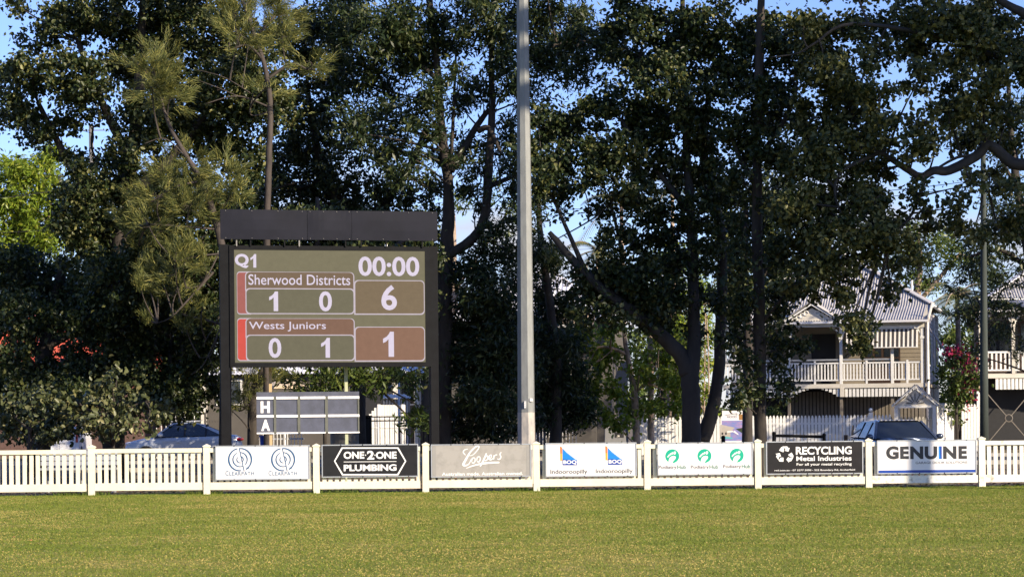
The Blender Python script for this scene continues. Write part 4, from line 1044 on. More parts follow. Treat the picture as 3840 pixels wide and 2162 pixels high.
tree('feathery_tree', 'dark feathery tree crowding the right side of the light pole down to the railing', 66, 2080,
     [[(2080, 1650, 0, .2), (2085, 1400, 0, .17), (2070, 1200, 0, .14), (2045, 1020, 0, .12), (2020, 800, 0, .08), (2030, 620, 0, .04)], [(2080, 1330, 0, .08), (1990, 1220, 0, .05)]],
     L5((2040, 1010, 60, 70), (2010, 1140, 60, 90), (2090, 1220, 70, 80), (2030, 1290, 70, 80), (2110, 1360, 70, 80), (2040, 1420, 80, 80), (2120, 1500, 60, 80), (2030, 1550, 60, 60, .8), (2160, 1420, 40, 60, .8), (2150, 1280, 50, 60, .8), (2190, 1480, 50, 70, .8), (2190, 1570, 50, 50, .8), (2060, 1490, 70, 60), (2110, 1590, 60, 50), (2010, 1400, 50, 80), (2130, 1150, 50, 60, .8), (2010, 900, 50, 70, .9), (2000, 780, 60, 60, .8), (2060, 690, 60, 50, .7), (1980, 640, 60, 60, .8), (2080, 950, 50, 50, .7), (1940, 1030, 50, 70), (2000, 540, 50, 40, .7), rd=1.3),
     leaf='leaf_feather', kind='lance', size=.19, per=85, dens=14, crad=.38)
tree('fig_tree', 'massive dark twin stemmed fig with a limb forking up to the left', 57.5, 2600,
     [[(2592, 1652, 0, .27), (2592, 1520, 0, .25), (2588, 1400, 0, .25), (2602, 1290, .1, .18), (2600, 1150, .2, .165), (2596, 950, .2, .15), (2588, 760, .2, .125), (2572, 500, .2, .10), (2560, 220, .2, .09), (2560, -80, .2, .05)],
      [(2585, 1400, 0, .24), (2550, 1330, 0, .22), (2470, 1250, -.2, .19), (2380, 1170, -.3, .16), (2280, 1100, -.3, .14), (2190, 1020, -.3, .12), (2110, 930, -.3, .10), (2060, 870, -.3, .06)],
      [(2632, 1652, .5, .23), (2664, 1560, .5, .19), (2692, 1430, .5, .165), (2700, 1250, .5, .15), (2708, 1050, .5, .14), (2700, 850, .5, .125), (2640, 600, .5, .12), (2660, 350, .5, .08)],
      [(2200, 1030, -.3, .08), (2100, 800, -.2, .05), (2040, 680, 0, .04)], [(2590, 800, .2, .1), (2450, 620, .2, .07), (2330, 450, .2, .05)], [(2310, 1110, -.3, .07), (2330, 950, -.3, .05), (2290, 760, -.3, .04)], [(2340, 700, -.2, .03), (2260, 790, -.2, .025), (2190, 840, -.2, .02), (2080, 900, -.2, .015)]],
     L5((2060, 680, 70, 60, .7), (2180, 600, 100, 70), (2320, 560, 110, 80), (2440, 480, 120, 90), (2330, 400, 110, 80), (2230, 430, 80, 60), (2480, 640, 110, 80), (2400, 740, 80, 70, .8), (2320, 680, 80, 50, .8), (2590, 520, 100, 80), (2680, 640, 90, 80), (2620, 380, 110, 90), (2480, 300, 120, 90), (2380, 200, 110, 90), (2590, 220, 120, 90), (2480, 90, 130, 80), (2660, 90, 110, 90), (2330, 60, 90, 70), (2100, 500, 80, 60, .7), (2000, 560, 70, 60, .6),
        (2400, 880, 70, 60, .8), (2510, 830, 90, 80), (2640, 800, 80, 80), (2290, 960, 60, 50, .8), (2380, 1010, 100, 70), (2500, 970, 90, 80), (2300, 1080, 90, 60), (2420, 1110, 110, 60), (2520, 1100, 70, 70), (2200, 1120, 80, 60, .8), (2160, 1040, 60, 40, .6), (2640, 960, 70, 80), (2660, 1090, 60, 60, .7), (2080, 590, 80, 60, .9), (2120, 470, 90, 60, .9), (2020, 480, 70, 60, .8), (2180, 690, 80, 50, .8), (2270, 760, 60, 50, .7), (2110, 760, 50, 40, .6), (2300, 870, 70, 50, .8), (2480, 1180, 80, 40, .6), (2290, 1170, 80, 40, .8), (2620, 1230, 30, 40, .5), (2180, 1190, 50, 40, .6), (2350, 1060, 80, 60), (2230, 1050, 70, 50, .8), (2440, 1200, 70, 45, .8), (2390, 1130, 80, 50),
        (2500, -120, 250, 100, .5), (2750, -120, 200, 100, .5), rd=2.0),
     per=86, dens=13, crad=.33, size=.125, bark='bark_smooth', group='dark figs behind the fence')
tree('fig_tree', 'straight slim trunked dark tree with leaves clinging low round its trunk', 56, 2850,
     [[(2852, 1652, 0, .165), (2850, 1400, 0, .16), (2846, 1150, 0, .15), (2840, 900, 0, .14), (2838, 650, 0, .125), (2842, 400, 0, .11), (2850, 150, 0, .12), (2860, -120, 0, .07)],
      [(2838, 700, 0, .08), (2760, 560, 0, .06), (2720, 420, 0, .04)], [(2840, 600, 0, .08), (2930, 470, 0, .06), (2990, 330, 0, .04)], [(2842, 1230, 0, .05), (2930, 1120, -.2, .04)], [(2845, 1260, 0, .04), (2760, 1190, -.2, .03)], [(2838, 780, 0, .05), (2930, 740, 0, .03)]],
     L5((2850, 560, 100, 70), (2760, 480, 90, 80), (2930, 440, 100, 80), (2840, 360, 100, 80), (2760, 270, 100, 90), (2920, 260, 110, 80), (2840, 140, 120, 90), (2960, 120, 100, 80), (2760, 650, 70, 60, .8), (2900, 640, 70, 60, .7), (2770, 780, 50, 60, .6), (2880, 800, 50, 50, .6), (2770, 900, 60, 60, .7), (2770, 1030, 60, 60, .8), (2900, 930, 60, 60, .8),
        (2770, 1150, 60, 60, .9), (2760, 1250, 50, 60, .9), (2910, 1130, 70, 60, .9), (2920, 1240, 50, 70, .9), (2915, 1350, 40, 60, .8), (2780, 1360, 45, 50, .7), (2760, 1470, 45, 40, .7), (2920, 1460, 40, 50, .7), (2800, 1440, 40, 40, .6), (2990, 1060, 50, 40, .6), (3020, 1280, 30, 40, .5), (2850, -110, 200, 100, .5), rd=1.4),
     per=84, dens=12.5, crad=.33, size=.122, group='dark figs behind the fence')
tree('spreading_fig', 'spreading fig at the right with a thick crooked limb across the sky', 54, 4080,
     [[(4080, 1650, 0, .5), (4090, 1200, 0, .45), (4070, 850, 0, .38), (4020, 690, 0, .24), (3900, 622, 0, .17), (3800, 612, 0, .15), (3740, 562, 0, .13), (3700, 545, 0, .12), (3660, 585, 0, .13), (3560, 638, -.2, .12), (3500, 640, -.3, .105), (3450, 662, -.3, .10), (3380, 620, -.4, .08), (3290, 570, -.5, .06), (3200, 560, -.6, .04)],
      [(4070, 850, 0, .3), (4000, 400, 0, .2), (3880, 100, 0, .14), (3780, 20, 0, .1), (3640, -60, 0, .05)], [(3660, 585, 0, .05), (3590, 590, -.1, .04), (3500, 640, -.2, .03)], [(3290, 575, -.5, .05), (3160, 640, -.8, .04), (3130, 720, -.8, .03), (3160, 810, -.8, .025), (3205, 850, -.8, .02)],
      [(3640, 580, 0, .05), (3620, 640, 0, .04), (3660, 690, .1, .03), (3700, 700, .1, .02)], [(3960, 300, 0, .08), (3560, 150, -.3, .06), (3200, 90, -.4, .05), (3060, 160, -.5, .03), (2990, 200, -.5, .02), (2890, 215, -.5, .015)], [(3070, 150, -.5, .03), (3085, 200, -.5, .02), (3060, 240, -.5, .015)], [(3475, 655, -.3, .05), (3420, 800, -.3, .04), (3330, 900, -.3, .03)]],
     L5((3050, 480, 100, 70), (3180, 400, 110, 80), (3120, 560, 100, 70), (3250, 520, 90, 70), (3010, 610, 90, 70), (3150, 650, 100, 60), (3270, 640, 80, 60), (3330, 480, 80, 60, .9), (3300, 350, 80, 60, .9), (3060, 330, 90, 70), (3160, 260, 90, 60), (3060, 200, 90, 60, .8), (3160, 120, 110, 70), (3300, 200, 70, 60, .8), (3370, 90, 110, 70), (3480, 180, 80, 60), (3600, 90, 100, 60), (3020, 90, 80, 60),
        (2980, 760, 90, 60), (3090, 790, 80, 50), (3190, 760, 90, 60), (3290, 740, 70, 60), (3350, 840, 80, 60), (3240, 850, 90, 60), (3000, 850, 100, 60), (3110, 890, 100, 60), (3000, 950, 90, 60), (3140, 980, 100, 50), (3280, 930, 90, 50), (3380, 930, 70, 50, .8), (3040, 1030, 80, 45), (3170, 1040, 50, 35), (3020, 1090, 60, 35, .7), (3150, 1110, 30, 35), (3200, 1180, 35, 45, .9), (3230, 1250, 45, 40, .9), (3230, 1300, 30, 25, .8), (3345, 1092, 38, 30, .9), (3330, 1000, 60, 28, .9), (3000, 1060, 60, 40, .8),
        (3560, 780, 50, 40, .6), (3480, 830, 60, 40, .7), (3640, 150, 90, 70), (3540, 60, 110, 60), (3700, 60, 110, 60), (3450, 300, 80, 60, .8), (3570, 230, 80, 50, .8), (3740, 160, 100, 80), (3800, 260, 90, 70), (3700, 280, 80, 50, .9), (3600, 300, 60, 40, .6), (3790, 420, 70, 50, .8), (3560, 420, 80, 55, .9), (3500, 520, 60, 40, .7), (3620, 500, 80, 50, .8), (3720, 470, 80, 50, .8), (3700, 640, 70, 35, .7), (3420, 560, 60, 60, .8), (3440, 720, 50, 40, .6), (3600, 700, 60, 40, .5), (3790, 520, 60, 50, .8), (3640, 400, 80, 50, .7), (3540, 360, 70, 50, .6), (3480, 440, 50, 40, .6), (3780, 700, 60, 40, .6), (3820, 820, 60, 60, .9), (3740, 860, 80, 50, .8), (3650, 860, 60, 50, .6),
        (3950, 250, 120, 120, .5), (4050, 450, 130, 120, .5), (4000, 700, 120, 100, .5), (4150, 150, 150, 130, .4), (4250, 500, 150, 150, .4), (3650, -100, 250, 80, .5), (3200, -100, 250, 80, .5), rd=1.9),
     per=80, dens=13, crad=.34, size=.132, bark='bark_smooth', leaf='leaf_fig', tintbias=.28)  # leaf tint raised to colour in the sunlit patches
tree('feathery_tree', 'drooping dark feathery tree around the timber power pole at the right', 84, 3900,
     [[(3900, 1650, 0, .3), (3890, 1200, 0, .26), (3850, 900, 0, .2), (3800, 600, 0, .14), (3780, 300, 0, .08)], [(3870, 1020, 0, .12), (3760, 940, 0, .08), (3640, 960, 0, .05)], [(3885, 1180, 0, .1), (3740, 1130, 0, .06), (3600, 1180, 0, .03)], [(3810, 700, 0, .08), (3700, 500, 0, .05)]],
     L5((3700, 940, 90, 60), (3640, 1010, 60, 50), (3760, 1030, 90, 50), (3600, 1080, 50, 40, .8), (3700, 1130, 80, 50), (3640, 1180, 70, 35, .9), (3720, 1240, 60, 50, .9), (3570, 1170, 40, 25, .7), (3800, 1180, 50, 50, .7), (3830, 1290, 40, 40, .7), (3690, 1340, 35, 40, .7), (3780, 880, 70, 60), (3700, 500, 90, 60, .8), (3780, 560, 70, 60, .8), (3600, 450, 80, 50, .7), (3830, 420, 60, 80, .9), (3720, 700, 60, 50, .6), (3660, 380, 80, 50, .8), (3760, 400, 80, 60, .9), (3800, 680, 60, 60, .8), (3540, 520, 50, 40, .5), (3740, 780, 80, 50, .9), (3830, 760, 50, 60, .9), (3650, 880, 60, 50, .8), (3900, 1000, 80, 90, .7), (4000, 1150, 120, 110, .6), (3950, 800, 120, 120, .6), (4150, 900, 150, 150, .5), rd=1.8),
     leaf='leaf_feather', kind='lance', size=.2, per=70, dens=8, crad=.42)

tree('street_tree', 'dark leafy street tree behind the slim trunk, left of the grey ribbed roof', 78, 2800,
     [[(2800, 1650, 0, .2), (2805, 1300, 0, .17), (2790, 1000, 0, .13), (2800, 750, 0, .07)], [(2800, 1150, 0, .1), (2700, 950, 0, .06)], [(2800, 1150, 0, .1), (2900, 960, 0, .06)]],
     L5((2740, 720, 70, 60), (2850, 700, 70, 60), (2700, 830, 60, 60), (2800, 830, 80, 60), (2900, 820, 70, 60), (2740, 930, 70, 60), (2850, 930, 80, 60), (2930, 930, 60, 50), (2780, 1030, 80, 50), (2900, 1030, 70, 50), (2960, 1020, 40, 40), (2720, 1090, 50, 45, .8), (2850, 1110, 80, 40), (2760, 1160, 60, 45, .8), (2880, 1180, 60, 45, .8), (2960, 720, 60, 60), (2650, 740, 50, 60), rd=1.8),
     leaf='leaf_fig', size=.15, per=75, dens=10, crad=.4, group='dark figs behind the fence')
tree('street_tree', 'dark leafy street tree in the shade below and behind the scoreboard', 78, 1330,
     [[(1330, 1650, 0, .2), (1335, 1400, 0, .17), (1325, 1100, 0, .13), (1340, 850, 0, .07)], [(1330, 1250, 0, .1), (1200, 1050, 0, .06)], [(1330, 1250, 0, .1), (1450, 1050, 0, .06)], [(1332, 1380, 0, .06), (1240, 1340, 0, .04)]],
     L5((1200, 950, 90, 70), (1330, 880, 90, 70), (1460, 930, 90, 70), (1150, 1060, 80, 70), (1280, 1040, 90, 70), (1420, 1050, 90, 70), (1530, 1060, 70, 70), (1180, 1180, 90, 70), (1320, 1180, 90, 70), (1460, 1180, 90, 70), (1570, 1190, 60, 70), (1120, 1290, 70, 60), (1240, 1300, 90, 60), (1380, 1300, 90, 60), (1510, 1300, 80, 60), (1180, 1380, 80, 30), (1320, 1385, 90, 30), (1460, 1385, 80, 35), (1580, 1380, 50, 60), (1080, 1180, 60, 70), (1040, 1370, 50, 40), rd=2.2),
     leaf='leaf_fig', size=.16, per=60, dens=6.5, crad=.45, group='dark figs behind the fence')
tree('street_tree', 'unseen leafy street tree added off to the right to shade the pickets', 79, 4270,
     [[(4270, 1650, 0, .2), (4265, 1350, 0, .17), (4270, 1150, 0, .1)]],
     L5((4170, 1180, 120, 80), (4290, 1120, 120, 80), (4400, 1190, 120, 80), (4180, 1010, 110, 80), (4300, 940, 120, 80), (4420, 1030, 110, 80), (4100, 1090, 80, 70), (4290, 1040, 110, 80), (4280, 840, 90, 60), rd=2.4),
     leaf='leaf_fig', size=.17, per=50, dens=4.0, crad=.5, group='dark figs behind the fence')  # unseen tree, added to throw dappled shade on the white pickets
# -- she-oaks in front, catching the sun
tree('she_oak', 'thin she oak with sunlit olive needle tufts at the top of a bare trunk', 54.5, 1000,
     [[(1002, 1650, 0, .10), (1000, 1200, 0, .095), (1002, 800, 0, .085), (1010, 560, 0, .08), (1012, 380, 0, .07), (990, 240, 0, .06), (950, 120, 0, .055), (900, -20, 0, .035)], [(990, 230, 0, .04), (930, 170, -.1, .03), (860, 190, -.2, .02)], [(1000, 300, 0, .05), (1090, 240, 0, .035), (1150, 260, 0, .02)],
      [(960, 140, 0, .03), (1030, 60, 0, .02)], [(1008, 420, 0, .02), (940, 430, -.2, .018), (950, 350, -.3, .012)], [(1005, 400, 0, .03), (890, 360, -.3, .02), (770, 390, -.4, .012)], [(940, 350, -.3, .015), (840, 290, -.4, .012), (730, 260, -.4, .008)], [(890, 360, -.3, .015), (820, 330, -.4, .012), (740, 300, -.5, .006)]],
     L5((880, 60, 55, 50), (960, 40, 70, 50), (1040, 60, 50, 50), (1000, 120, 70, 45), (900, 130, 55, 40), (1060, 140, 45, 40), (930, 180, 40, 30), (840, 90, 30, 40, .8), (980, -40, 90, 50), (1160, 230, 50, 35, .6), (1110, 260, 40, 30, .6), (1000, 330, 60, 40, .5), (1190, 280, 40, 25, .5), rd=.75),
     leaf='leaf_needle', kind='needle', size=.25, per=85, dens=40, bark='bark_grey', group='she oaks beside the scoreboard', twig_r=.007)
tree('she_oak', 'leaning she oak with drooping sunlit needle sprays left of the scoreboard', 53.5, 850,
     [[(850, 1650, 0, .12), (850, 1300, 0, .11), (840, 1000, 0, .10), (815, 850, 0, .095), (760, 690, 0, .08), (690, 570, 0, .06), (640, 480, 0, .045), (600, 360, 0, .03), (570, 230, 0, .015)],
      [(750, 680, 0, .03), (660, 700, -.2, .025), (560, 760, -.3, .015)], [(820, 860, 0, .03), (700, 850, -.3, .025), (560, 840, -.4, .015)], [(800, 1020, 0, .03), (700, 1130, -.4, .025), (640, 1190, -.5, .018), (590, 1210, -.5, .01)], [(840, 950, 0, .03), (740, 960, -.4, .02), (660, 980, -.5, .012)], [(700, 590, 0, .02), (620, 520, -.2, .015), (540, 540, -.2, .01)], [(830, 930, 0, .02), (760, 1060, -.3, .018), (690, 1080, -.4, .01)],
      [(845, 1180, 0, .02), (800, 1290, -.3, .016), (760, 1370, -.4, .012), (715, 1405, -.5, .006)], [(815, 1260, -.3, .012), (790, 1330, -.4, .01), (750, 1340, -.4, .005)], [(845, 1150, 0, .015), (780, 1260, -.4, .01), (760, 1300, -.5, .006)], [(780, 1330, -.4, .01), (800, 1390, -.4, .008), (770, 1420, -.5, .004)]],
     L5((560, 260, 45, 60), (600, 220, 40, 50), (620, 300, 50, 50), (570, 330, 45, 45), (640, 360, 45, 40), (500, 230, 25, 40, .6), (580, 400, 40, 30, .7), (700, 620, 70, 45), (640, 650, 60, 40), (730, 700, 50, 40), (600, 740, 60, 40), (530, 780, 50, 35), (490, 840, 45, 30), (560, 850, 60, 35), (640, 800, 60, 40), (710, 780, 60, 40), (470, 890, 35, 30), (520, 920, 40, 25), (850, 640, 40, 50), (880, 720, 50, 50, .8), (790, 820, 40, 40, .7),
        (670, 930, 35, 40), (700, 960, 35, 35), (660, 1010, 55, 35), (610, 1050, 40, 30), (590, 1090, 35, 25), (660, 1100, 50, 30), (540, 1030, 20, 30, .8), (530, 1085, 15, 15, .8), (690, 1180, 45, 30), (700, 1230, 30, 25), (575, 1210, 15, 12, .8), (770, 1000, 30, 40, .6), (760, 1150, 30, 40, .5), rd=.75),
     leaf='leaf_needle', kind='needle', size=.25, per=85, dens=40, bark='bark_grey', group='she oaks beside the scoreboard', twig_r=.007)
tree('she_oak', 'small she oak with soft sprays and a shaggy trunk below the scoreboard screen', 55.5, 945,
     [[(945, 1650, 0, .16), (948, 1520, 0, .14), (960, 1440, 0, .10), (985, 1380, 0, .05), (1000, 1320, 0, .03)], [(950, 1500, 0, .03), (900, 1540, -.2, .02), (860, 1515, -.3, .01)]],
     L5((930, 1420, 55, 35), (985, 1400, 55, 30), (960, 1460, 60, 35), (910, 1490, 45, 35), (940, 1530, 45, 30), (1060, 1400, 45, 25, .7), (820, 1480, 40, 30, .6), (1010, 1450, 40, 30, .7), (870, 1540, 30, 25, .5), rd=.7),
     leaf='leaf_needle', kind='needle', size=.24, per=60, dens=30, bark='bark', group='she oaks beside the scoreboard', twig_r=.007)

# -- shrubs and small trees
tree('olive_shrub', 'sunlit pale olive leaved shrub behind the pickets left of the sedan', 50.5, 420,
     [[(420, 1652, 0, .05), (425, 1560, 0, .04), (430, 1480, 0, .025), (440, 1410, 0, .015)], [(422, 1600, 0, .03), (340, 1540, 0, .02), (280, 1500, 0, .012)], [(424, 1580, 0, .03), (500, 1520, 0, .02), (560, 1500, 0, .012)]],
     L5((420, 1430, 60, 40), (370, 1480, 70, 40), (470, 1480, 70, 45), (310, 1530, 70, 45), (400, 1550, 80, 45), (500, 1545, 60, 40), (290, 1590, 50, 30), (380, 1610, 60, 25), (470, 1600, 60, 30), (560, 1560, 50, 50, .6), (260, 1500, 30, 25, .7), (590, 1520, 30, 40, .4), rd=.8),
     leaf='leaf_olive', size=.135, per=42, dens=11, crad=.28, bark='bark', cat='shrub')
tree('olive_shrub', 'shaded grey green shrub at the lower left corner behind the pickets', 51, 110,
     [[(110, 1652, 0, .05), (112, 1580, 0, .04), (120, 1500, 0, .02)], [(111, 1610, 0, .03), (50, 1560, 0, .015)], [(111, 1600, 0, .03), (180, 1560, 0, .015)]],
     L5((110, 1540, 70, 50), (50, 1590, 60, 45), (160, 1590, 50, 40), (100, 1620, 70, 30), (190, 1640, 40, 25, .7), (30, 1510, 50, 40), (150, 1480, 40, 35, .7), rd=.8),
     leaf='leaf_olive', size=.13, per=42, dens=10, crad=.28, bark='bark', cat='shrub', tintbias=-.1)
tree('small_tree', 'small bright leaved green tree with bare pale branches left of the twin stemmed fig', 68, 2390,
     [[(2388, 1650, 0, .12), (2380, 1500, 0, .11), (2362, 1380, 0, .09), (2345, 1290, 0, .07), (2338, 1235, 0, .04)], [(2352, 1330, 0, .07), (2310, 1310, 0, .055), (2250, 1300, 0, .04), (2190, 1325, 0, .03), (2150, 1330, 0, .02)], [(2240, 1302, 0, .03), (2215, 1350, 0, .025), (2200, 1400, 0, .02), (2180, 1440, 0, .012)], [(2300, 1308, 0, .03), (2250, 1350, 0, .02), (2215, 1370, 0, .012)],
      [(2375, 1480, 0, .04), (2430, 1440, 0, .03), (2500, 1470, 0, .025), (2560, 1500, 0, .012)], [(2400, 1450, 0, .03), (2470, 1420, 0, .025), (2560, 1440, 0, .01)], [(2380, 1500, 0, .03), (2440, 1480, 0, .02), (2520, 1500, 0, .012)]],
     L5((2200, 1270, 55, 40), (2160, 1230, 40, 30, .7), (2290, 1230, 50, 30), (2190, 1360, 50, 40, .6), (2150, 1410, 40, 40, .7), (2270, 1390, 50, 40, .8), (2300, 1450, 50, 40), (2480, 1240, 60, 50), (2540, 1290, 50, 60), (2470, 1330, 60, 50), (2530, 1380, 60, 50), (2460, 1430, 60, 40, .8), (2400, 1380, 40, 40, .7), (2540, 1450, 50, 40), (2420, 1520, 70, 30), (2520, 1520, 60, 30), (2360, 1530, 50, 40), (2280, 1560, 25, 30, .9), (2180, 1565, 25, 25, .8), (2230, 1500, 40, 40, .6), (2330, 1600, 30, 30, .5), (2200, 1480, 60, 60, .9), (2250, 1320, 60, 50, .9), (2130, 1480, 50, 60, .8), (2180, 1560, 50, 40, .8), (2290, 1340, 50, 50, .8), rd=1.0),
     leaf='leaf_bright', size=.14, per=50, dens=13, crad=.32, bark='bark_pale', tintbias=.10)  # bright leaf colour stands in for sun; the tree itself is shaded
tree('small_tree', 'straight pale ringed trunk of a sapling beside the small bright leaved tree', 69, 2442,
     [[(2442, 1650, 0, .11), (2440, 1500, 0, .105), (2440, 1350, 0, .10), (2438, 1240, 0, .09), (2440, 1150, 0, .05)], [(2440, 1200, 0, .04), (2500, 1120, 0, .02)]],
     L5((2450, 1150, 50, 35), (2510, 1170, 50, 35), (2420, 1110, 40, 30, .7), rd=.8),
     leaf='leaf_mid', size=.15, per=40, dens=8, crad=.3, bark='bark_pale', tintbias=.1)
tree('bamboo_hedge', 'tall narrow yellow green bamboo screen behind the twin stemmed fig', 86, 2645,
     [[(2640, 1650, 0, .03), (2642, 1400, 0, .03), (2645, 1150, 0, .02)], [(2655, 1650, 0, .03), (2658, 1400, 0, .03), (2650, 1180, 0, .02)]],
     L5((2645, 1200, 28, 45), (2650, 1280, 28, 50), (2650, 1360, 28, 50), (2645, 1440, 28, 50), (2640, 1520, 28, 50), (2620, 1330, 25, 60), (2610, 1460, 25, 60), (2560, 1250, 50, 60), (2540, 1360, 50, 60), (2560, 1480, 50, 60), rd=.8),
     leaf='leaf_bright', kind='lance', size=.22, per=60, dens=9, crad=.35, bark='leaf_mid' if False else 'bark_pale', cat='bamboo', tintbias=.12)
tree('laurel_shrub', 'fresh green leafy shrub below the scoreboard behind the score board posts', 60, 1220,
     [[(1220, 1650, 0, .06), (1215, 1500, 0, .05), (1200, 1420, 0, .03)], [(1217, 1520, 0, .03), (1300, 1440, 0, .02), (1350, 1400, 0, .015)], [(1217, 1520, 0, .03), (1130, 1450, 0, .02)]],
     L5((1200, 1410, 45, 25), (1150, 1440, 50, 30), (1220, 1450, 50, 30), (1130, 1480, 50, 25), (1290, 1400, 40, 30), (1280, 1450, 40, 25), (1350, 1400, 50, 25), (1420, 1420, 60, 25, .8), (1500, 1410, 60, 25, .8), (1560, 1450, 50, 40, .8), (1570, 1520, 50, 50, .6), (1100, 1410, 40, 25, .8), (1560, 1590, 40, 30, .6), (1380, 1450, 50, 20, .6), rd=.8),
     leaf='leaf_mid', kind='lance', size=.2, per=55, dens=9, crad=.32, cat='shrub', bark='bark')
T = tree('bougainvillea', 'bougainvillea bush with magenta flowers against the side of the verandah house', 88, 3590,
     [[(3590, 1650, 0, .08), (3585, 1500, 0, .06), (3590, 1380, 0, .04), (3600, 1310, 0, .02)], [(3587, 1450, 0, .03), (3640, 1390, 0, .02)]],
     L5((3570, 1350, 45, 30), (3610, 1380, 50, 40), (3560, 1410, 45, 40), (3620, 1450, 45, 45), (3580, 1490, 45, 45), (3590, 1560, 30, 50, .7), (3650, 1400, 25, 40, .7), rd=.8),
     leaf='leaf_mid', size=.15, per=38, dens=11, crad=.3, cat='shrub', bark='bark', tintbias=-.08)
N = 330
q = RNG.random(N)
fc = np.array([tuple(at(px, py, 88 - abs(d))) for px, py, d in zip(np.where(q < .3, RNG.normal(3580, 26, N), RNG.normal(3630, 24, N)), np.where(q < .3, RNG.normal(1318, 12, N), RNG.normal(1410, 60, N)), RNG.uniform(0, 1.0, N))]) - np.array(T.location)
stuff(leaf_cloud('blossom', fc, M['petal'], 'ovate', .15, T))
tree('hedge', 'low clipped green hedge inside the picket fence left of the slim trunk', 91, 2800,
     [[(2800, 1650, 0, .03), (2800, 1560, 0, .02)]],
     L5(*[(2660 + 26 * i, 1548, 22, 16) for i in range(11)], *[(2660 + 26 * i, 1580, 22, 20) for i in range(11)], rd=.5),
     leaf='leaf_mid', size=.10, per=70, dens=16, crad=.22, cat='hedge', bark='bark')

def palm(label, px, py, Y, frond, n, seed, trunk_r=.14):
    rs = random.Random(seed)
    c = at(px, py, Y)
    T = thing('palm', label, 'palm', (c.x, Y, 0), 0, 'palms behind the houses')
    G().tube([(0, 0, -.05), (.05, 0, c.z * .5), (0, 0, c.z)], [trunk_r * 1.3, trunk_r, trunk_r * .8], 9, wob=.05).build('trunk', M['bark_pale'], T, smooth=True)
    for k in range(n):
        a = 2 * math.pi * k / n + rs.uniform(-.2, .2); e = rs.uniform(-.15, 1.1)
        Ln = frond * rs.uniform(.8, 1.1)
        pts = []
        for i in range(11):
            t = i / 10; hz_ = Ln * (t * math.cos(e) + .1 * t * t); vz = Ln * (t * math.sin(e) - (.55 + .25 * math.cos(e)) * t * t)
            pts.append(Vector((math.cos(a) * hz_, math.sin(a) * hz_, c.z + vz)))
        V = []
        for i in range(1, 11):
            d = (pts[i] - pts[i - 1]).normalized(); s = d.cross(Vector((0, 0, 1))).normalized(); u = s.cross(d)
            for j in range(4):
                p = pts[i - 1].lerp(pts[i], j / 4); ll = Ln * .30 * math.sin(math.pi * (.12 + .82 * (i - 1 + j / 4) / 10)) + .06
                for sg in (-1, 1):
                    tip = p + s * (sg * ll * .85) + d * (ll * .45) - Vector((0, 0, ll * .35)) + u * .05
                    wv = d * .022
                    V.append([p - wv, p + wv, tip])
        me = np_mesh('frond', np.array(V), 3, M['leaf_palm'], RNG.uniform(.2, 1, len(V)))
        stuff(put('frond', me, T))
        G().tube(pts, [.03 - .0025 * i for i in range(11)], 3, cap=False).build('rib', M['leaf_stalk'] if 'leaf_stalk' in M else M['bark_pale'], T)
palm('yellow green palm crown right of the verandah house roof', 3590, 1110, 101, 2.6, 13, 1)
palm('smaller palm crown below the sunlit tree by the right hand roof', 3660, 1150, 103, 2.2, 11, 2)
palm('tall slender palm showing through the gap right of the light pole', 2330, 760, 108, 2.6, 13, 3, .12)
palm('second slender palm lower in the gap right of the light pole', 2240, 940, 106, 2.3, 12, 4, .12)
palm('palm crown between the stems of the twin stemmed fig', 2520, 700, 110, 2.5, 12, 5, .12)

# -- unseen tall gums, added out to the right to shade the fig row
def wp(X, Y, z): return CX + X / Y * F, HY - (z - CH) / Y * F
for gi, (X, Y, H, lab) in enumerate(((26, 43, 20, 'unseen tall gum added to shade the figs, nearest the fence'), (31, 37, 24, 'unseen tall gum added to shade the figs, further out'), (36, 42, 24, 'unseen tall gum added to shade the figs, behind the others'))):
    f_ = F / Y
    lm = [[(*wp(X, Y, z), 0, r) for z, r in ((0, .45), (H * .3, .36), (H * .6, .25), (H * .9, .1))]]
    lb = []
    for k in range(15):
        a_ = k * 2.4; rr = 3.6 * math.sqrt((k + .5) / 15)
        px, py = wp(X + rr * math.cos(a_), Y, H * (.64 + .34 * ((k * 7) % 15) / 15))
        lb.append((px, py, 1.9 * f_, 1.5 * f_, rr * math.sin(a_), 1.9, 1.0))
    tree('shade_gum', lab, Y, lm[0][0][0], lm, lb, leaf='leaf_feather', kind='lance', size=.42, per=26, dens=2.3, crad=.7, bark='bark_smooth', group='gums added for shade')
# ================================================================== houses across the street
def corrugated(name, m, parent, p0, e, s, u0, u1, smax, pitch=.115, amp=.030, smin=None):
    """ribbed sheet: from p0 along the eave e, rising along s, between u0 and u1; smax(u), smin(u): where the sheet ends and begins"""
    p0, e, s = Vector(p0), Vector(e).normalized(), Vector(s).normalized()
    nn = e.cross(s).normalized()
    k = int((u1 - u0) / pitch * 4)
    g = G()
    for i in range(k + 1):
        u = u0 + (u1 - u0) * i / k
        h = amp * (.0, 1, .0, -1)[i % 4]
        a = smin(u) if smin else 0.0; b = max(smax(u), a + .001)
        g.v += [tuple(p0 + e * u + s * a + nn * h), tuple(p0 + e * u + s * b + nn * h)]
    for i in range(k): g.f.append((2 * i, 2 * i + 2, 2 * i + 3, 2 * i + 1))
    return g.build(name, m, parent, smooth=True)
def shared(parent, name, me, spots):
    for q in spots: put(name, me, parent, q)

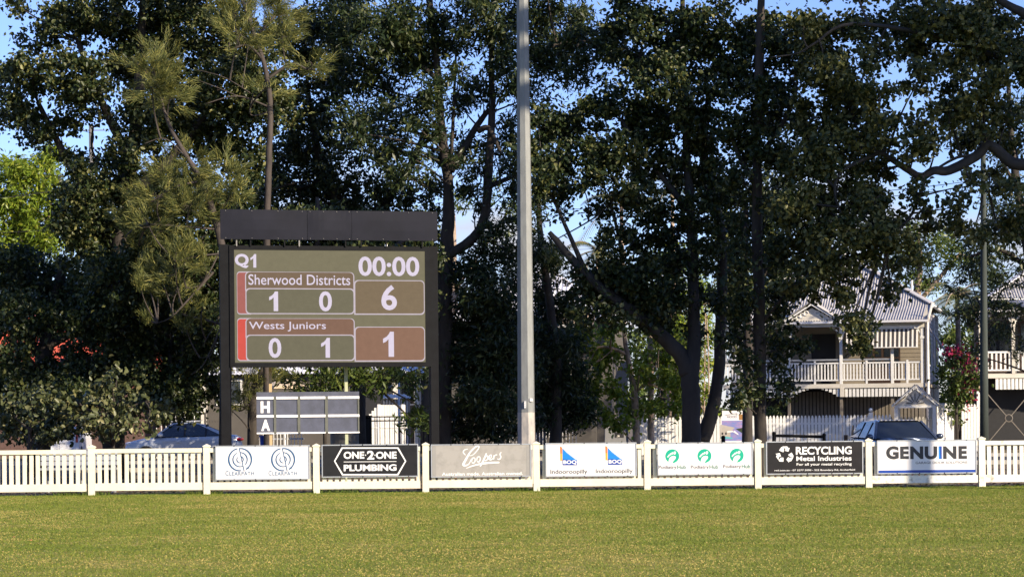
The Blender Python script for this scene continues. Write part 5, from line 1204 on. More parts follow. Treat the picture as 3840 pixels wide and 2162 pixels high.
fa = Fr(3155, 93.0, -15.0)
ha = framed('verandah_house', 'raised timber house with grey ribbed roof, white verandah and striped awning', 'house', fa)
X_mid, X_r, X_int, X_gl = fa.x(3154, 1330), fa.x(3459, 1330), fa.x(3346, 1330), fa.x(2958, 1330)
X_ll = fa.x(2712, 1400)
Z_eave, Z_fl, Z_fb = fa.z(3330, 1201), fa.z(3330, 1436), fa.z(3330, 1452)
Z_tr, Z_br = fa.z(3250, 1359), fa.z(3250, 1423)
Z_val = fa.z(3250, 1486)
D0, DB = 2.1, 10.5                      # verandah depth, depth of the whole house
# floor edge beams, deck, valance battens
for a, b in ((X_ll, X_gl - .06), (X_gl - .055, X_mid - .03), (X_mid - .025, X_r + .12)):
    G().box(a, -.06, Z_fb, b, .06, Z_fl).build('floor_beam', M['cream_paint'], ha)
G().box(X_ll, .062, Z_fb + .04, X_r + .1, DB, Z_fl - .02).build('floor', M['tan_wall'], ha)
def battens(x0, x1, z1, zf, pitch, wd, y, m, name='batten'):
    n = int((x1 - x0) / pitch)
    for k in range(n):
        x = x0 + (k + .5) * (x1 - x0) / n
        z0 = zf((x - x0) / (x1 - x0))
        G().box(x - wd / 2, y - .015, z0, x + wd / 2, y + .015, z1).build(name, M[m], ha)
battens(X_gl + .05, X_mid - .06, Z_fb - .02, lambda t: Z_val + .12 * max(0, 1 - (2 * t - 1) ** 2 * 1.05) * 3.2 - .02, .155, .115, 0, 'white_paint')
battens(X_mid + .14, X_r + .05, Z_fb - .02, lambda t: Z_val, .155, .115, 0, 'white_paint')
battens(X_ll + .1, X_gl - .1, Z_fb - .02, lambda t: Z_val, .155, .115, 0, 'white_paint')
G().box(X_mid - .05, -.075, Z_val, X_mid + .13, .06, Z_fb).build('corner_board', M['cream_paint'], ha)
# batten screen of the under storey, set back, and a black sheet for the darkness behind
battens(X_gl - .3, X_r, Z_val + .25, lambda t: .05, .158, .118, 1.7, 'tan_batten', 'screen_batten')
G().box(X_ll, 1.85, -.02, X_r - .11, 1.9, Z_fb).build('under_storey_dark', M['dark'], ha)
for px in (2958, 3154, 3346, 3459):
    x = fa.x(px, 1500); G().box(x - .06, .1, -.02, x + .06, .22, Z_fb + .03).build('stump', M['tan_batten'], ha)
# posts
for x in (X_ll, X_gl, X_mid, X_int, X_r):
    G().box(x - .06, -.06, Z_fl, x + .06, .06, Z_eave - .12).build('verandah_post', M['white_paint'], ha)
    if x != X_int: G().box(x - .085, -.085, Z_eave - .80, x + .085, .085, Z_eave - .70).build('post_collar', M['white_paint'], ha)
for x, sg in ((X_gl, 1), (X_mid, -1), (X_mid, 1), (X_r, -1)):
    pts = [(x + sg * (.06 + .42 * (1 - math.cos(t))), -.0, Z_eave - .75 + .5 * math.sin(t)) for t in [R(90) * i / 6 for i in range(7)]]
    G().tube(pts, .045, 5).build('bracket', M['white_paint'], ha)
# balustrades
def rails(x0, x1, upper=True):
    G().box(x0, -.035, Z_tr - .035, x1, .035, Z_tr + .03).build('rail', M['white_paint'], ha)
    G().box(x0, -.03, Z_br - .03, x1, .03, Z_br + .03).build('rail', M['white_paint'], ha)
    if upper: G().box(x0, -.02, Z_tr + .11, x1, .05, Z_tr + .18).build('rail', M['alu'], ha)
    n = int((x1 - x0) / .136)
    me = G().box(-.032, -.016, Z_br + .032, .032, .016, Z_tr - .037).mesh('baluster', M['white_paint'])
    xs = [x0 + (k + .5) * (x1 - x0) / n for k in range(n)]
    shared(ha, 'baluster', me, [(x, 0, 0) for x in xs])
    xm = (x0 + x1) / 2
    G().box(xm - .045, -.05, Z_fl, xm + .045, -.037, Z_tr + .10).build('rail_post', M['white_paint'], ha)
rails(X_gl + .06, X_mid - .06); rails(X_mid + .06, X_int - .06); rails(X_int + .06, X_r - .06, False); rails(X_ll + .06, X_gl - .06)
# left bay screened with battens
for k in range(9):
    x = X_ll + .12 + k * .14; G().box(x - .035, .08, Z_tr + .03, x + .035, .11, Z_eave - .3).build('screen_slat', M['white_paint'], ha)
G().box(X_ll, .115, Z_tr - .10, X_ll + 1.4, .14, Z_tr + .28).build('screen_panel', M['white_paint'], ha)
# walls: front wall behind the verandah in weatherboards, dark side wall in weatherboards
for k in range(int((Z_eave + .1 - Z_fl) / .17)):
    z = Z_fl + k * .17
    for xa, xb in ((X_ll, fa.x(3043, 1300, D0)), (fa.x(3134, 1300, D0), fa.x(3245, 1300, D0)), (fa.x(3376, 1300, D0), X_r)):
        G().quad((xa, D0 - .02, z), (xb, D0 - .02, z), (xb, D0, z + .168), (xa, D0, z + .168)).build('weatherboard', M['tan_wall'], ha)
G().box(X_ll, D0 + .02, 0, X_r - .03, D0 + .1, Z_eave + .3).build('front_wall', M['tan_wall'], ha)
G().box(fa.x(3043, 1300, D0), D0 - .03, Z_fl, fa.x(3134, 1300, D0), D0 + .01, Z_eave - .45).build('doorway', M['dark'], ha)
xa, xb = fa.x(3245, 1300, D0), fa.x(3376, 1300, D0)
fd = G().box(xa, D0 - .03, Z_fl, xb, D0 + .01, Z_eave - .5).build('french_door', M['dark_timber'], ha)
for k in range(4):
    x = xa + (xb - xa) * (k + .5) / 4
    for j in range(3): G().box(x - .13, D0 - .045, Z_fl + .75 + j * .45, x + .13, D0 - .032, Z_fl + 1.12 + j * .45).build('pane', M['glass'], fd)
G().box(X_r - .1, D0, 0, X_r, DB, Z_eave + .6).build('side_wall', M['slate_board'], ha)
for k in range(int((Z_eave + .5) / .18)):
    z = .1 + k * .18
    G().quad((X_r + .03, D0, z), (X_r + .03, DB, z), (X_r + .005, DB, z + .178), (X_r + .005, D0, z + .178)).build('side_weatherboard', M['slate_board'], ha)
G().box(X_r, D0 - .05, 0, X_r + .06, D0 + .07, Z_eave + .5).build('corner_board', M['slate_board'], ha)
G().box(X_r + .01, 6.6, 0, X_r + .07, 6.8, Z_eave + .5).build('corner_board', M['white_paint'], ha)
for y in (3.3, 8.0):
    wv = G().box(X_r + .02, y, Z_fl + .8, X_r + .06, y + .9, Z_fl + 2.2).build('window', M['white_paint'], ha)
    G().box(X_r + .06, y + .08, Z_fl + .88, X_r + .068, y + .82, Z_fl + 2.12).build('pane', M['glass'], wv)
G().prism([(X_r + .05, Z_fl + 2.5), (X_r + .09, Z_fl + 2.5), (X_r + .75, Z_fl + 1.5), (X_r + .70, Z_fl + 1.48)][::-1], 3.1, 4.4).build('window_hood', M['slate_board'], ha)
# roofs
ex0, ex1 = X_ll - .3, X_r + .28
ZB = fa.z(3380, 1143, D0)                                     # where the steep main roof begins
sv = Vector((0, D0 + .45, ZB - Z_eave))
roof = corrugated('verandah_roof', M['roof_grey'], ha, (0, -.42, Z_eave), (1, 0, 0), sv, ex0, ex1, lambda u: sv.length)
tan_ = .60; hd = (DB + .4 - D0) / 2
sm = Vector((0, 1, tan_)); ln = math.sqrt(1 + tan_ ** 2)
corrugated('main_roof', M['roof_grey'], ha, (0, D0 + .03, ZB), (1, 0, 0), sm, ex0, ex1, lambda u: min(hd, u - ex0, ex1 - u) * ln)
corrugated('side_roof', M['roof_grey'], ha, (ex1, D0 + .03, ZB), (0, 1, 0), (-1, 0, tan_), 0, 2 * hd, lambda u: min(u, 2 * hd - u, hd) * ln)
corrugated('side_roof', M['roof_grey'], ha, (ex0, D0 + .03 + 2 * hd, ZB), (0, -1, 0), (1, 0, tan_), 0, 2 * hd, lambda u: min(u, 2 * hd - u, hd) * ln)
corrugated('rear_roof', M['roof_grey'], ha, (ex1, D0 + .03 + 2 * hd, ZB), (-1, 0, 0), (0, -1, tan_), 0, ex1 - ex0, lambda u: min(u, ex1 - ex0 - u, hd) * ln)
ap = Vector((ex1 - hd, D0 + .03 + hd, ZB + hd * tan_)); al = Vector((ex0 + hd, D0 + .03 + hd, ZB + hd * tan_))
for a, b in (((ex1, D0 + .03, ZB), ap), ((ex0, D0 + .03, ZB), al), ((ex1, D0 + .03 + 2 * hd, ZB), ap), (ap, al)):
    G().bar(Vector(a) + Vector((0, 0, .05)), Vector(b) + Vector((0, 0, .05)), .32, .05).build('ridge_cap', M['roof_grey'], ha)
G().box(ex0, -.54, Z_eave - .10, ex1, -.42, Z_eave - .005).build('gutter', M['roof_white'], ha)
G().tube([(ex1 + .05, D0, ZB - .05), (ex1 + .05, DB + .3, ZB - .05)], .08, 6).build('gutter', M['roof_white'], ha)
G().box(X_mid + .1, -.12, Z_eave - .32, X_r + .1, -.06, Z_eave - .10).build('fascia', M['cream_paint'], ha)
G().box(X_ll, -.09, Z_eave - .30, X_gl - .1, -.03, Z_eave - .10).build('fascia', M['cream_paint'], ha)
G().prism([(ex1 - .3, Z_eave - .1), (ex1 - .05, Z_eave - .1), (ex1 - .05, ZB - .1)][::1], 0, .06).build('roof_end_board', M['cream_paint'], ha)
G().bar((ex1 + .01, -.42, Z_eave), (ex1 + .01, D0, ZB), .05, .22).build('barge_board', M['cream_paint'], ha)
G().tube([(X_r + .24, -.1, Z_eave - .1), (X_r + .24, -.1, Z_fb - .3)], .055, 7).build('downpipe', M['white_paint'], ha)
p = fa.L(3420, 1090, 4.5); G().tube([(p[0], 4.5, p[1] - .6), (p[0], 4.5, fa.z(3420, 1050, 4.5))], .05, 7).build('vent_pipe', M['white_paint'], ha)
# gable over the left bay
gx0, gx1 = X_gl - .35, X_mid + .18
gz0, gzp = fa.z(3150, 1212, -.3), fa.z(3050, 1141, -.3)
gm = (gx0 + gx1) / 2
G().prism([(gx0 + .25, gz0), (gx1 - .25, gz0), (gm, gzp - .15)], -.28, -.22).build('pediment', M['cream_paint'], ha)
G().box(gx0 + .2, -.32, gz0 - .14, gx1 - .2, -.2, gz0).build('tie_beam', M['white_paint'], ha)
for sg, xx in ((1, gx0), (-1, gx1)):
    G().bar((xx, -.36, gz0 - .02), (gm, -.36, gzp), .06, .20, (0, 1, 0)).build('barge_board', M['white_paint'], ha)
    dv = Vector((gm - xx, 0, gzp + .08 - gz0)); dl = dv.length
    corrugated('gable_roof', M['roof_grey'], ha, (xx, -.5 if sg > 0 else 2.2, gz0 + .06), (0, 1 if sg > 0 else -1, 0), dv, 0, 2.7, lambda u: dl)
    g = G()
    for k in range(7):
        t = (k + .6) / 8; q = Vector((xx, -.30, gz0)).lerp(Vector((gm, -.30, gzp)), t) - Vector((0, 0, .22))
        g.tube([q + Vector((.10 * math.cos(R(45 * i)), 0, .10 * math.sin(R(45 * i)))) for i in range(8)], .022, 4)
    g.build('fretwork', M['white_paint'], ha)
# striped awning
aw = G().box(X_mid + .2, -.14, fa.z(3300, 1234), X_r - .12, -.02, fa.z(3300, 1222)).build('awning', M['white_paint'], ha)
wz1, wz0 = fa.z(3300, 1234), fa.z(3300, 1303)
wx0, wx1 = X_mid + .24, X_r - .16
ns = 33
for k in range(ns):
    u0 = wx0 + (wx1 - wx0) * k / ns; u1 = wx0 + (wx1 - wx0) * (k + 1) / ns
    d = .06 if k % 2 == 0 else -.06
    g = G(); n = 4
    for j in range(n):
        za, zb_ = wz1 - (wz1 - wz0) * j / n, wz1 - (wz1 - wz0) * (j + 1) / n
        ya, yb = -.09 - .22 * (j / n) , -.09 - .22 * ((j + 1) / n)
        e = (u1 - u0) * .10 * (-1 if k % 2 == 0 else 1)
        g.quad((u0 - e, yb, zb_), (u1 + e, yb, zb_), (u1 + e, ya, za), (u0 - e, ya, za))
    g.build('stripe', M['stripe_pale' if k % 2 == 0 else 'stripe_dark'], aw)
G().bar((wx0, -.32, wz0), (wx1, -.32, wz0), .04, .03).build('awning_bar', M['white_paint'], aw)

# picket fence in front of that house and its gate arbour
fp = Fr(2900, 88.0, -6.0)
pf = framed('picket_fence', 'white pointed picket fence across the front of the verandah house', 'fence', fp)
zt_ = fp.z(2900, 1556)
def picket_mesh(h, w, m):
    return G().prism([(-w / 2, 0.02), (w / 2, .02), (w / 2, h - .13), (w / 2 * .55, h - .10), (w / 2 * .8, h - .07), (0, h), (-w / 2 * .8, h - .07), (-w / 2 * .55, h - .10), (-w / 2, h - .13)], -.01, .012).mesh('picket', m)
pme = picket_mesh(zt_, .118, M['white_paint'])
x0, x1 = fp.x(2408, 1600), fp.x(3352, 1600)
n = int((x1 - x0) / .143)
for k in range(n):
    put('picket', pme, pf, (x0 + k * .143, 0, random.uniform(-.012, .012)))
for z in (.35, zt_ - .35): G().box(x0, .014, z - .04, x1, .06, z + .04).build('rail', M['white_paint'], pf)
for px, h in ((2640, .22), (3266, .20), (2402, .0)):
    x = fp.x(px, 1600)
    p = G().box(x - .08, -.03, 0, x + .08, .10, zt_ + .02 + h * .3).build('post', M['white_paint'], pf)
    if h: G().ball((x, .03, zt_ + .12 + h * .3), .085).build('finial', M['white_paint'], p, smooth=True)
fg = Fr(3433, 87.0, -15.0)
ga = framed('gate_arbour', 'small white gabled gate arbour with sunburst fretwork before the verandah house', 'arbour', fg)
xa, xb = fg.x(3361, 1580), fg.x(3504, 1580)
ze, zp_, zt_ = fg.z(3433, 1519), fg.z(3433, 1447), fg.z(3433, 1528)
xm = (xa + xb) / 2; ov = .16
for x in (xa, xb):
    for y in (0, 1.0): G().box(x - .07, y - .07, 0, x + .07, y + .07, zt_ - .005).build('post', M['white_paint'], ga)
G().box(xa - .07, -.075, zt_, xb + .07, -.02, ze).build('tie_beam', M['white_paint'], ga)
G().prism([(xa - .02, ze + .001), (xb + .02, ze + .001), (xm, zp_ - .10)], -.03, .0).build('pediment', M['cream_paint'], ga)
for sg, xx in ((1, xa - ov), (-1, xb + ov)):
    G().bar((xx, -.10, ze - .03), (xm, -.10, zp_), .05, .09, (0, 1, 0)).build('barge_board', M['white_paint'], ga)
    dv = Vector((xm - xx, 0, zp_ + .05 - ze)); dl = dv.length
    corrugated('roof_sheet', M['roof_grey'], ga, (xx, -.14 if sg > 0 else 1.2, ze + .02), (0, sg, 0), dv, 0, 1.34, lambda u: dl, .12, .014)
for k in range(13):
    t = R(8 + 164 * k / 12); r0, r1 = .10, .44
    r1 = min(r1, .33 + .16 * math.sin(t))
    G().bar((xm + r0 * math.cos(t), -.045, ze + .06 + r0 * math.sin(t)), (xm + r1 * math.cos(t), -.045, ze + .06 + r1 * math.sin(t)), .02, .025, (0, 1, 0)).build('sunburst_ray', M['white_paint' if k % 2 else 'stripe_dark'], ga)
gm_ = picket_mesh(zt_ - .35, .11, M['cream_paint'])
for k in range(10): put('gate_picket', gm_, ga, (xa + .15 + k * .145, .9, 0))
fs = Fr(3516, 87.5, 62.0)
sf = framed('side_fence', 'white paling fence running back from the gate arbour beside the bougainvillea', 'fence', fs)
for k in range(16): put('paling', picket_mesh(fs.z(3520, 1510), .13, M['white_paint']) if k == 0 else sf.children[0].data, sf, (k * .145, 0, 0))
G().box(-.05, .014, .5, 2.3, .05, .58).build('rail', M['white_paint'], sf)

# -- right-hand neighbour
fb2 = Fr(3790, 93.0, -3.0)
hb2 = framed('neighbour_house', 'pale timber house with ribbed roof and arched carport at the right edge', 'house', fb2)
def Q2(zx, zz, dy=0.0): return fb2.L(3440 + zx / 2.197, 1000 + zz / 2.197, dy)
bx0 = Q2(560, 800)[0]; bx1 = bx0 + 9.0
bze, bzf, bzb = Q2(700, 352)[1], Q2(700, 880)[1], Q2(700, 916)[1]
G().box(bx0, -.06, bzb, bx1, .06, bzf).build('floor_beam', M['cream_paint'], hb2)
G().box(bx0, .062, bzb + .05, bx1, 9, bzf - .02).build('floor', M['tan_wall'], hb2)
for zx in (520, 790, 1060, 1330):
    x = Q2(zx, 700)[0]; G().box(x - .07, -.07, bzf, x + .07, .07, bze - .05).build('verandah_post', M['cream_paint'], hb2)
    G().box(x - .1, -.1, bze - .75, x + .1, .1, bze - .66).build('post_collar', M['cream_paint'], hb2)
    for sg in (-1, 1):
        pts = [(x + sg * (.07 + .36 * (1 - math.cos(t))), 0, bze - .72 + .45 * math.sin(t)) for t in [R(90) * i / 6 for i in range(7)]]
        G().tube(pts, .045, 5).build('bracket', M['white_paint'], hb2)
z1, z0 = Q2(700, 702)[1], Q2(700, 850)[1]
G().box(bx0, -.035, z1 - .04, bx1, .035, z1 + .04).build('rail', M['white_paint'], hb2)
G().box(bx0, -.035, z0 - .035, bx1, .035, z0 + .035).build('rail', M['white_paint'], hb2)
me = G().box(-.04, -.016, z0 + .036, .04, .016, z1 - .041).mesh('baluster', M['white_paint'])
shared(hb2, 'baluster', me, [(bx0 + .1 + k * .19, 0, 0) for k in range(26)])
xc = Q2(757, 1245)[0]; rad_ = Q2(920, 1000)[0] - xc
for k in range(36):
    x = bx0 + .5 + k * .17; d = abs(x - xc) / 2.0
    zb_ = Q2(700, 990)[1] - (.10 + .35 * max(0, d - .55) ** 1.5 if d < 1.6 else .2)
    G().box(x - .065, -.015, zb_, x + .065, .015, bzb - .01).build('batten', M['white_paint'], hb2)
xl_ = Q2(506, 1100)[0]
G().box(xl_ - .09, -.06, 0, xl_ + .09, .06, Q2(506, 1015)[1]).build('carport_post', M['white_paint'], hb2)
G().box(bx0, 1.2, 0, bx1, 1.3, bzb).build('carport_dark', M['dark'], hb2)  # black sheet standing for the dark of the opening
zc = Q2(757, 1245)[1]
for sx in (-1, 1):
    for sz in (-1, 1):
        G().bar((xc + sx * .09, .1, zc + sz * .09), (xc + sx * 1.15, .1, zc + sz * 1.35), .035, .035, (0, 1, 0)).build('gate_brace', M['tan_batten'], hb2)
G().tube([(xc + .16 * math.cos(R(30 * i)), .1, zc + .16 * math.sin(R(30 * i))) for i in range(13)], .022, 5).build('gate_ring', M['tan_batten'], hb2)
G().box(bx0, 2.0, bzf, bx1, 2.1, bze + .3).build('front_wall', M['grey_wall'], hb2)
for zx in (640, 900):
    x = Q2(zx, 600)[0]; wv = G().box(x, 1.95, bzf + .1, x + 1.2, 1.99, bze - .4).build('french_door', M['dark_timber'], hb2)
    G().box(x + .12, 1.93, bzf + .9, x + 1.08, 1.945, bze - .55).build('pane', M['glass'], wv)
bzm = Q2(700, 268, 1.6)[1]
sv = Vector((0, 2.1, bzm - bze)); svl = sv.length
corrugated('verandah_roof', M['roof_grey'], hb2, (0, -.4, bze), (1, 0, 0), sv, bx0 + .05, bx1, lambda u: svl, .12)
corrugated('main_roof', M['roof_grey'], hb2, (0, 1.75, bzm + .06), (1, 0, 0), (0, 1, .62), bx0 + .4, bx1, lambda u: min(4.0, (u - bx0 - .4)) * 1.18, .12)
G().box(bx0, -.5, bze - .12, bx1, -.4, bze - .005).build('gutter', M['roof_white'], hb2)
G().box(bx0, 1.66, bzm - .12, bx1, 1.76, bzm + .04).build('fascia', M['white_paint'], hb2)
G().bar((bx0 + .4, 1.75, bzm + .12), (bx0 + 4.4, 5.75, bzm + 2.6), .3, .06).build('ridge_cap', M['roof_white'], hb2)
fq = Fr(3645, 90.0, 0)
sp = framed('picket_fence', 'short stretch of grey white pickets between bougainvillea and timber pole', 'fence', fq)
m_ = picket_mesh(fq.z(3645, 1512), .11, M['white_paint'])
for k in range(8): put('picket', m_, sp, (-.38 + k * .125, 0, 0))
G().box(-.44, .014, .5, .56, .05, .58).build('rail', M['white_paint'], sp)

# -- house in the middle behind the trees
fc = Fr(1960, 96.0, -8.0)
hc = framed('white_roof_house', 'shaded house with pale metal roof half hidden behind the light pole', 'house', fc)
cx0, cx1 = fc.x(1690, 1400), fc.x(2290, 1400)
cze, czr = fc.z(2100, 1200), fc.z(2100, 1010, 4)
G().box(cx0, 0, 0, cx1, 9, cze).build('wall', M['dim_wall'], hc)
ln2 = Vector((0, 4.8, czr - cze)); l2 = ln2.length
corrugated('roof', M['roof_white'], hc, (0, -.5, cze), (1, 0, 0), ln2, cx0 - .4, cx1 + .4, lambda u: min(1, (u - cx0 + .4) / 3.5, (cx1 + .4 - u) / 3.5) * l2, .2, .02)
corrugated('roof', M['roof_white'], hc, (cx1 + .4, -.5, cze), (0, 1, 0), (-3.5, 0, czr - cze), 0, 9.8, lambda u: min(u, 9.8 - u, 4.8) / 4.8 * math.hypot(3.5, czr - cze), .2, .02)
corrugated('roof', M['roof_white'], hc, (cx0 - .4, 9.3, cze), (0, -1, 0), (3.5, 0, czr - cze), 0, 9.8, lambda u: min(u, 9.8 - u, 4.8) / 4.8 * math.hypot(3.5, czr - cze), .2, .02)
xa = fc.x(2060, 1215, -1.5); xb = fc.x(2230, 1215, -1.5); zs_ = fc.z(2120, 1218, -1.5)
sk = corrugated('porch_roof', M['roof_tile'], hc, (0, -1.9, zs_), (1, 0, 0), (0, 1.4, .55), xa, xb, lambda u: 1.5, .25, .04)
G().box(xa, -1.98, zs_ - .12, xb, -1.88, zs_).build('fascia', M['white_paint'], hc)
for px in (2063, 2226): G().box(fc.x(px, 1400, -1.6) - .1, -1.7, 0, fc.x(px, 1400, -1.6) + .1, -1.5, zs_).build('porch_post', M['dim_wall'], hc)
p = fc.L(2160, 995, 5); G().tube([(p[0], 5, p[1] - .8), (p[0], 5, p[1] - .1)], .16, 10).ball((p[0], 5, p[1] + .1), .28, 10, 6, .9).build('roof_ventilator', M['roof_white'], hc, smooth=True)
for px, y0, y1 in ((1890, 1562, 1604), (1775, 1380, 1440), (2120, 1340, 1420)):
    a, zt2 = fc.L(px - 22, y0, -.01); b, zb2 = fc.L(px + 22, y1, -.01)
    wv = G().box(a, -.06, zb2, b, -.005, zt2).build('window', M['white_paint'], hc)
    G().box(a + .06, -.07, zb2 + .06, b - .06, -.061, zt2 - .06).build('pane', M['glass'], wv)
fr_ = Fr(2000, 90.0, 0)
rf = framed('rail_fence', 'low dark railing with thin white balusters right of the light pole', 'fence', fr_)
x0, x1 = fr_.x(1840, 1610), fr_.x(2175, 1610); z1 = fr_.z(2000, 1594)
for z in (z1, z1 - .16, .2): G().box(x0, -.02, z - .02, x1, .02, z + .02).build('rail', M['alu'] if z == z1 else M['grey_wall'], rf)
me = G().box(-.009, -.01, .2, .009, .01, z1 - .16).mesh('baluster', M['white_paint'])
shared(rf, 'baluster', me, [(x0 + .1 + k * .14, 0, 0) for k in range(int((x1 - x0) / .14))])
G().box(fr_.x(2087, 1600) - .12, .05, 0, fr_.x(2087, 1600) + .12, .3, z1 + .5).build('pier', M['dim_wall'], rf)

# -- red roofed brick house at the left
fd_ = Fr(300, 100.0, 6.0)
hd_ = framed('brick_house', 'brick house with bright orange red roof glimpsed through the fig leaves', 'house', fd_)
dx0, dx1 = fd_.x(-260, 1400), fd_.x(660, 1400)
dze, dzr = fd_.z(300, 1400, -.5), fd_.z(300, 1180, 4.5)
G().box(dx0, .12, 0, dx1, 9, dze).build('wall', M['brick_wall'], hd_)
dv = Vector((0, 5.5, dzr - dze)); dl_ = dv.length
corrugated('roof', M['roof_red'], hd_, (0, -.6, dze), (1, 0, 0), dv, dx0 - .5, dx1 + .5, lambda u: min(1, (u - dx0 + .5) / 4.5, (dx1 + .5 - u) / 4.5) * dl_, .22, .03)
corrugated('roof', M['roof_red'], hd_, (dx1 + .5, -.6, dze), (0, 1, 0), (-4.5, 0, dzr - dze), 0, 11, lambda u: min(u, 11 - u, 5.5) / 5.5 * math.hypot(4.5, dzr - dze), .22, .03)
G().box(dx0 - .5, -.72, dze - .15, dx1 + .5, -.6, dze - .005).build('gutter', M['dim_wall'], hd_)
bme = G().box(-.112, 0, -.036, .112, .10, .036).mesh('brick', M['brick'])
bx_, bz_ = fd_.x(470, 1430), fd_.z(470, 1400)
rows = int((fd_.z(470, 1400) - fd_.z(470, 1475)) / .086)
for r in range(rows):
    for k in range(5):
        put('brick', bme, hd_, (fd_.x(500, 1430) + (k - 1) * .24 + (.12 if r % 2 else 0), .018, bz_ - .05 - r * .086))
a, zt2 = fd_.L(436, 1368, -.05); b, zb2 = fd_.L(478, 1450, -.05)
wv = G().box(a, -.05, zb2, b, .1, zt2).build('window', M['cream_paint'], hd_)
G().box(a + .1, -.06, zb2 + .1, b - .1, -.051, zt2 - .35).build('pane', M['glass'], wv)
la, lz = fd_.L(-10, 1478, -.5); lb, lz0 = fd_.L(36, 1530, -.5)
for k in range(9):
    t = k / 8; w_ = lb - la
    for sg in (-1, 1):
        G().bar((la + w_ * max(0, t - .5 * 0), -.5 - .012 * sg, lz0), (la + w_ * t + sg * .3, -.5 - .012 * sg, lz), .03, .012, (0, 1, 0)).build('lattice_slat', M['tan_batten'], hd_)
G().box(la, -.53, lz, lb + .1, -.47, lz + .06).build('lattice_cap', M['tan_batten'], hd_)

# -- behind the scoreboard: cream house, paling fence, shed, umbrella
fe = Fr(1250, 97.0, 0)
he = framed('cream_house', 'cream house with dark carport glimpsed below the scoreboard screen', 'house', fe)
ex_0, ex_1 = fe.x(760, 1450), fe.x(1640, 1450)
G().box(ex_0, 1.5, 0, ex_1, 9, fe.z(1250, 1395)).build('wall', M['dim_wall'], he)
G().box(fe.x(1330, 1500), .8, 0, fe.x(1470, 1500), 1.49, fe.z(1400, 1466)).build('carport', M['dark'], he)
zz = fe.z(1250, 1398)
corrugated('roof', M['roof_white'], he, (0, 1.0, zz), (1, 0, 0), (0, 4, 2.0), ex_0 - .4, ex_1 + .4, lambda u: min(1, (u - ex_0 + .4) / 4, (ex_1 + .4 - u) / 4) * 4.4, .2, .02)
for px in (753, 1480, 1560):
    G().box(fe.x(px, 1500) - .13, .9, 0, fe.x(px, 1500) + .13, 1.2, fe.z(px, 1400)).build('column', M['cream_paint'], he)
for px in (860, 1530):
    x, z = fe.L(px, 1470, 1.45); wv = G().box(x - .6, 1.42, z - .6, x + .6, 1.48, z + .6).build('window', M['white_paint'], he)
    G().box(x - .52, 1.40, z - .52, x + .52, 1.415, z + .52).build('pane', M['glass'], wv)
fpl = Fr(1455, 86.0, 0)
pl = framed('paling_fence', 'sunlit white paling fence with sloping top right of the hand-operated score board', 'fence', fpl)
x0, x1 = fpl.x(1384, 1600), fpl.x(1530, 1600)
for k in range(int((x1 - x0) / .105)):
    x = x0 + (k + .5) * .105
    px = 1384 + (1530 - 1384) * (x - x0) / (x1 - x0)
    py = 1517 if px > 1418 else 1517 + (1418 - px) * 1.15
    G().box(x - .048, -.01, .02, x + .048, .012, fpl.z(px, py)).build('paling', M['white_paint'], pl)
for px in (1422, 1512):
    G().box(fpl.x(px, 1600) - .06, -.05, 0, fpl.x(px, 1600) + .06, -.012, fpl.z(px, 1515)).build('post', M['white_paint'], pl)
G().box(x0, -.035, fpl.z(1455, 1604), x1, -.0125, fpl.z(1455, 1600)).build('rail', M['white_paint'], pl)
fsh = Fr(1480, 88.5, 0)
sh = framed('lean_to', 'small ribbed metal lean-to roof behind the white paling fence', 'shed', fsh)
x0, x1 = fsh.x(1432, 1490), fsh.x(1540, 1490); z1 = fsh.z(1480, 1492)
corrugated('roof', M['roof_grey'], sh, (0, -.2, z1), (1, 0, 0), (0, 1, .1), x0, x1, lambda u: 1.8, .13, .02)
G().box(x0 + .03, 0, 0, x1 - .03, .06, z1 - .03).build('wall', M['grey_wall'], sh)
for k in range(9): G().box(x0 + .06 + k * .12, -.03, 0, x0 + .11 + k * .12, -.005, z1 - .04).build('rib', M['alu'], sh)
frl = Fr(1500, 70.0, 0)
bf = framed('tube_fence', 'black steel tube fence with two rails behind the scoreboard right post', 'fence', frl)
x0, x1 = frl.x(1388, 1560), frl.x(1625, 1560)
for py in (1561, 1576):
    G().box(x0, -.02, frl.z(1500, py) - .02, x1, .02, frl.z(1500, py) + .02).build('rail', M['steel_black'], bf)
for k in range(14):
    x = x0 + k * (x1 - x0) / 13; G().box(x - .012, -.012, 0, x + .012, .012, frl.z(1500, 1562)).build('picket', M['steel_black'], bf)
pp = at(1497, 1640, 70.4)
G().tube([(0, 0, -.02), (0, 0, at(1497, 1430, 70.4).z)], .035, 8).build('steel_post', M['alu'], None, (pp.x, 70.4, 0), True)
tag(bpy.data.objects['steel_post'], 'thin galvanised upright pole in front of the white paling fence', 'pole')
c0 = at(1068, 1446, 90)
um = thing('market_umbrella', 'beige canvas market umbrella open beyond the hand-operated score board', 'umbrella', (c0.x, 90, 0))
ztp = at(1068, 1416, 90).z
g = G(); wv = .95
for k in range(8):
    a, b = R(45 * k + 22.5), R(45 * k + 67.5)
    g.quad((wv * math.cos(a), wv * math.sin(a), c0.z), (wv * math.cos(b), wv * math.sin(b), c0.z), (0, 0, ztp))
    g.quad((wv * math.cos(a), wv * math.sin(a), c0.z - .12), (wv * math.cos(b), wv * math.sin(b), c0.z - .12), (wv * math.cos(b), wv * math.sin(b), c0.z), (wv * math.cos(a), wv * math.sin(a), c0.z))
g.build('canopy', M['umbrella_cloth'], um); G().tube([(0, 0, 0), (0, 0, ztp + .08)], .03, 7).build('pole', M['white_paint'], um)
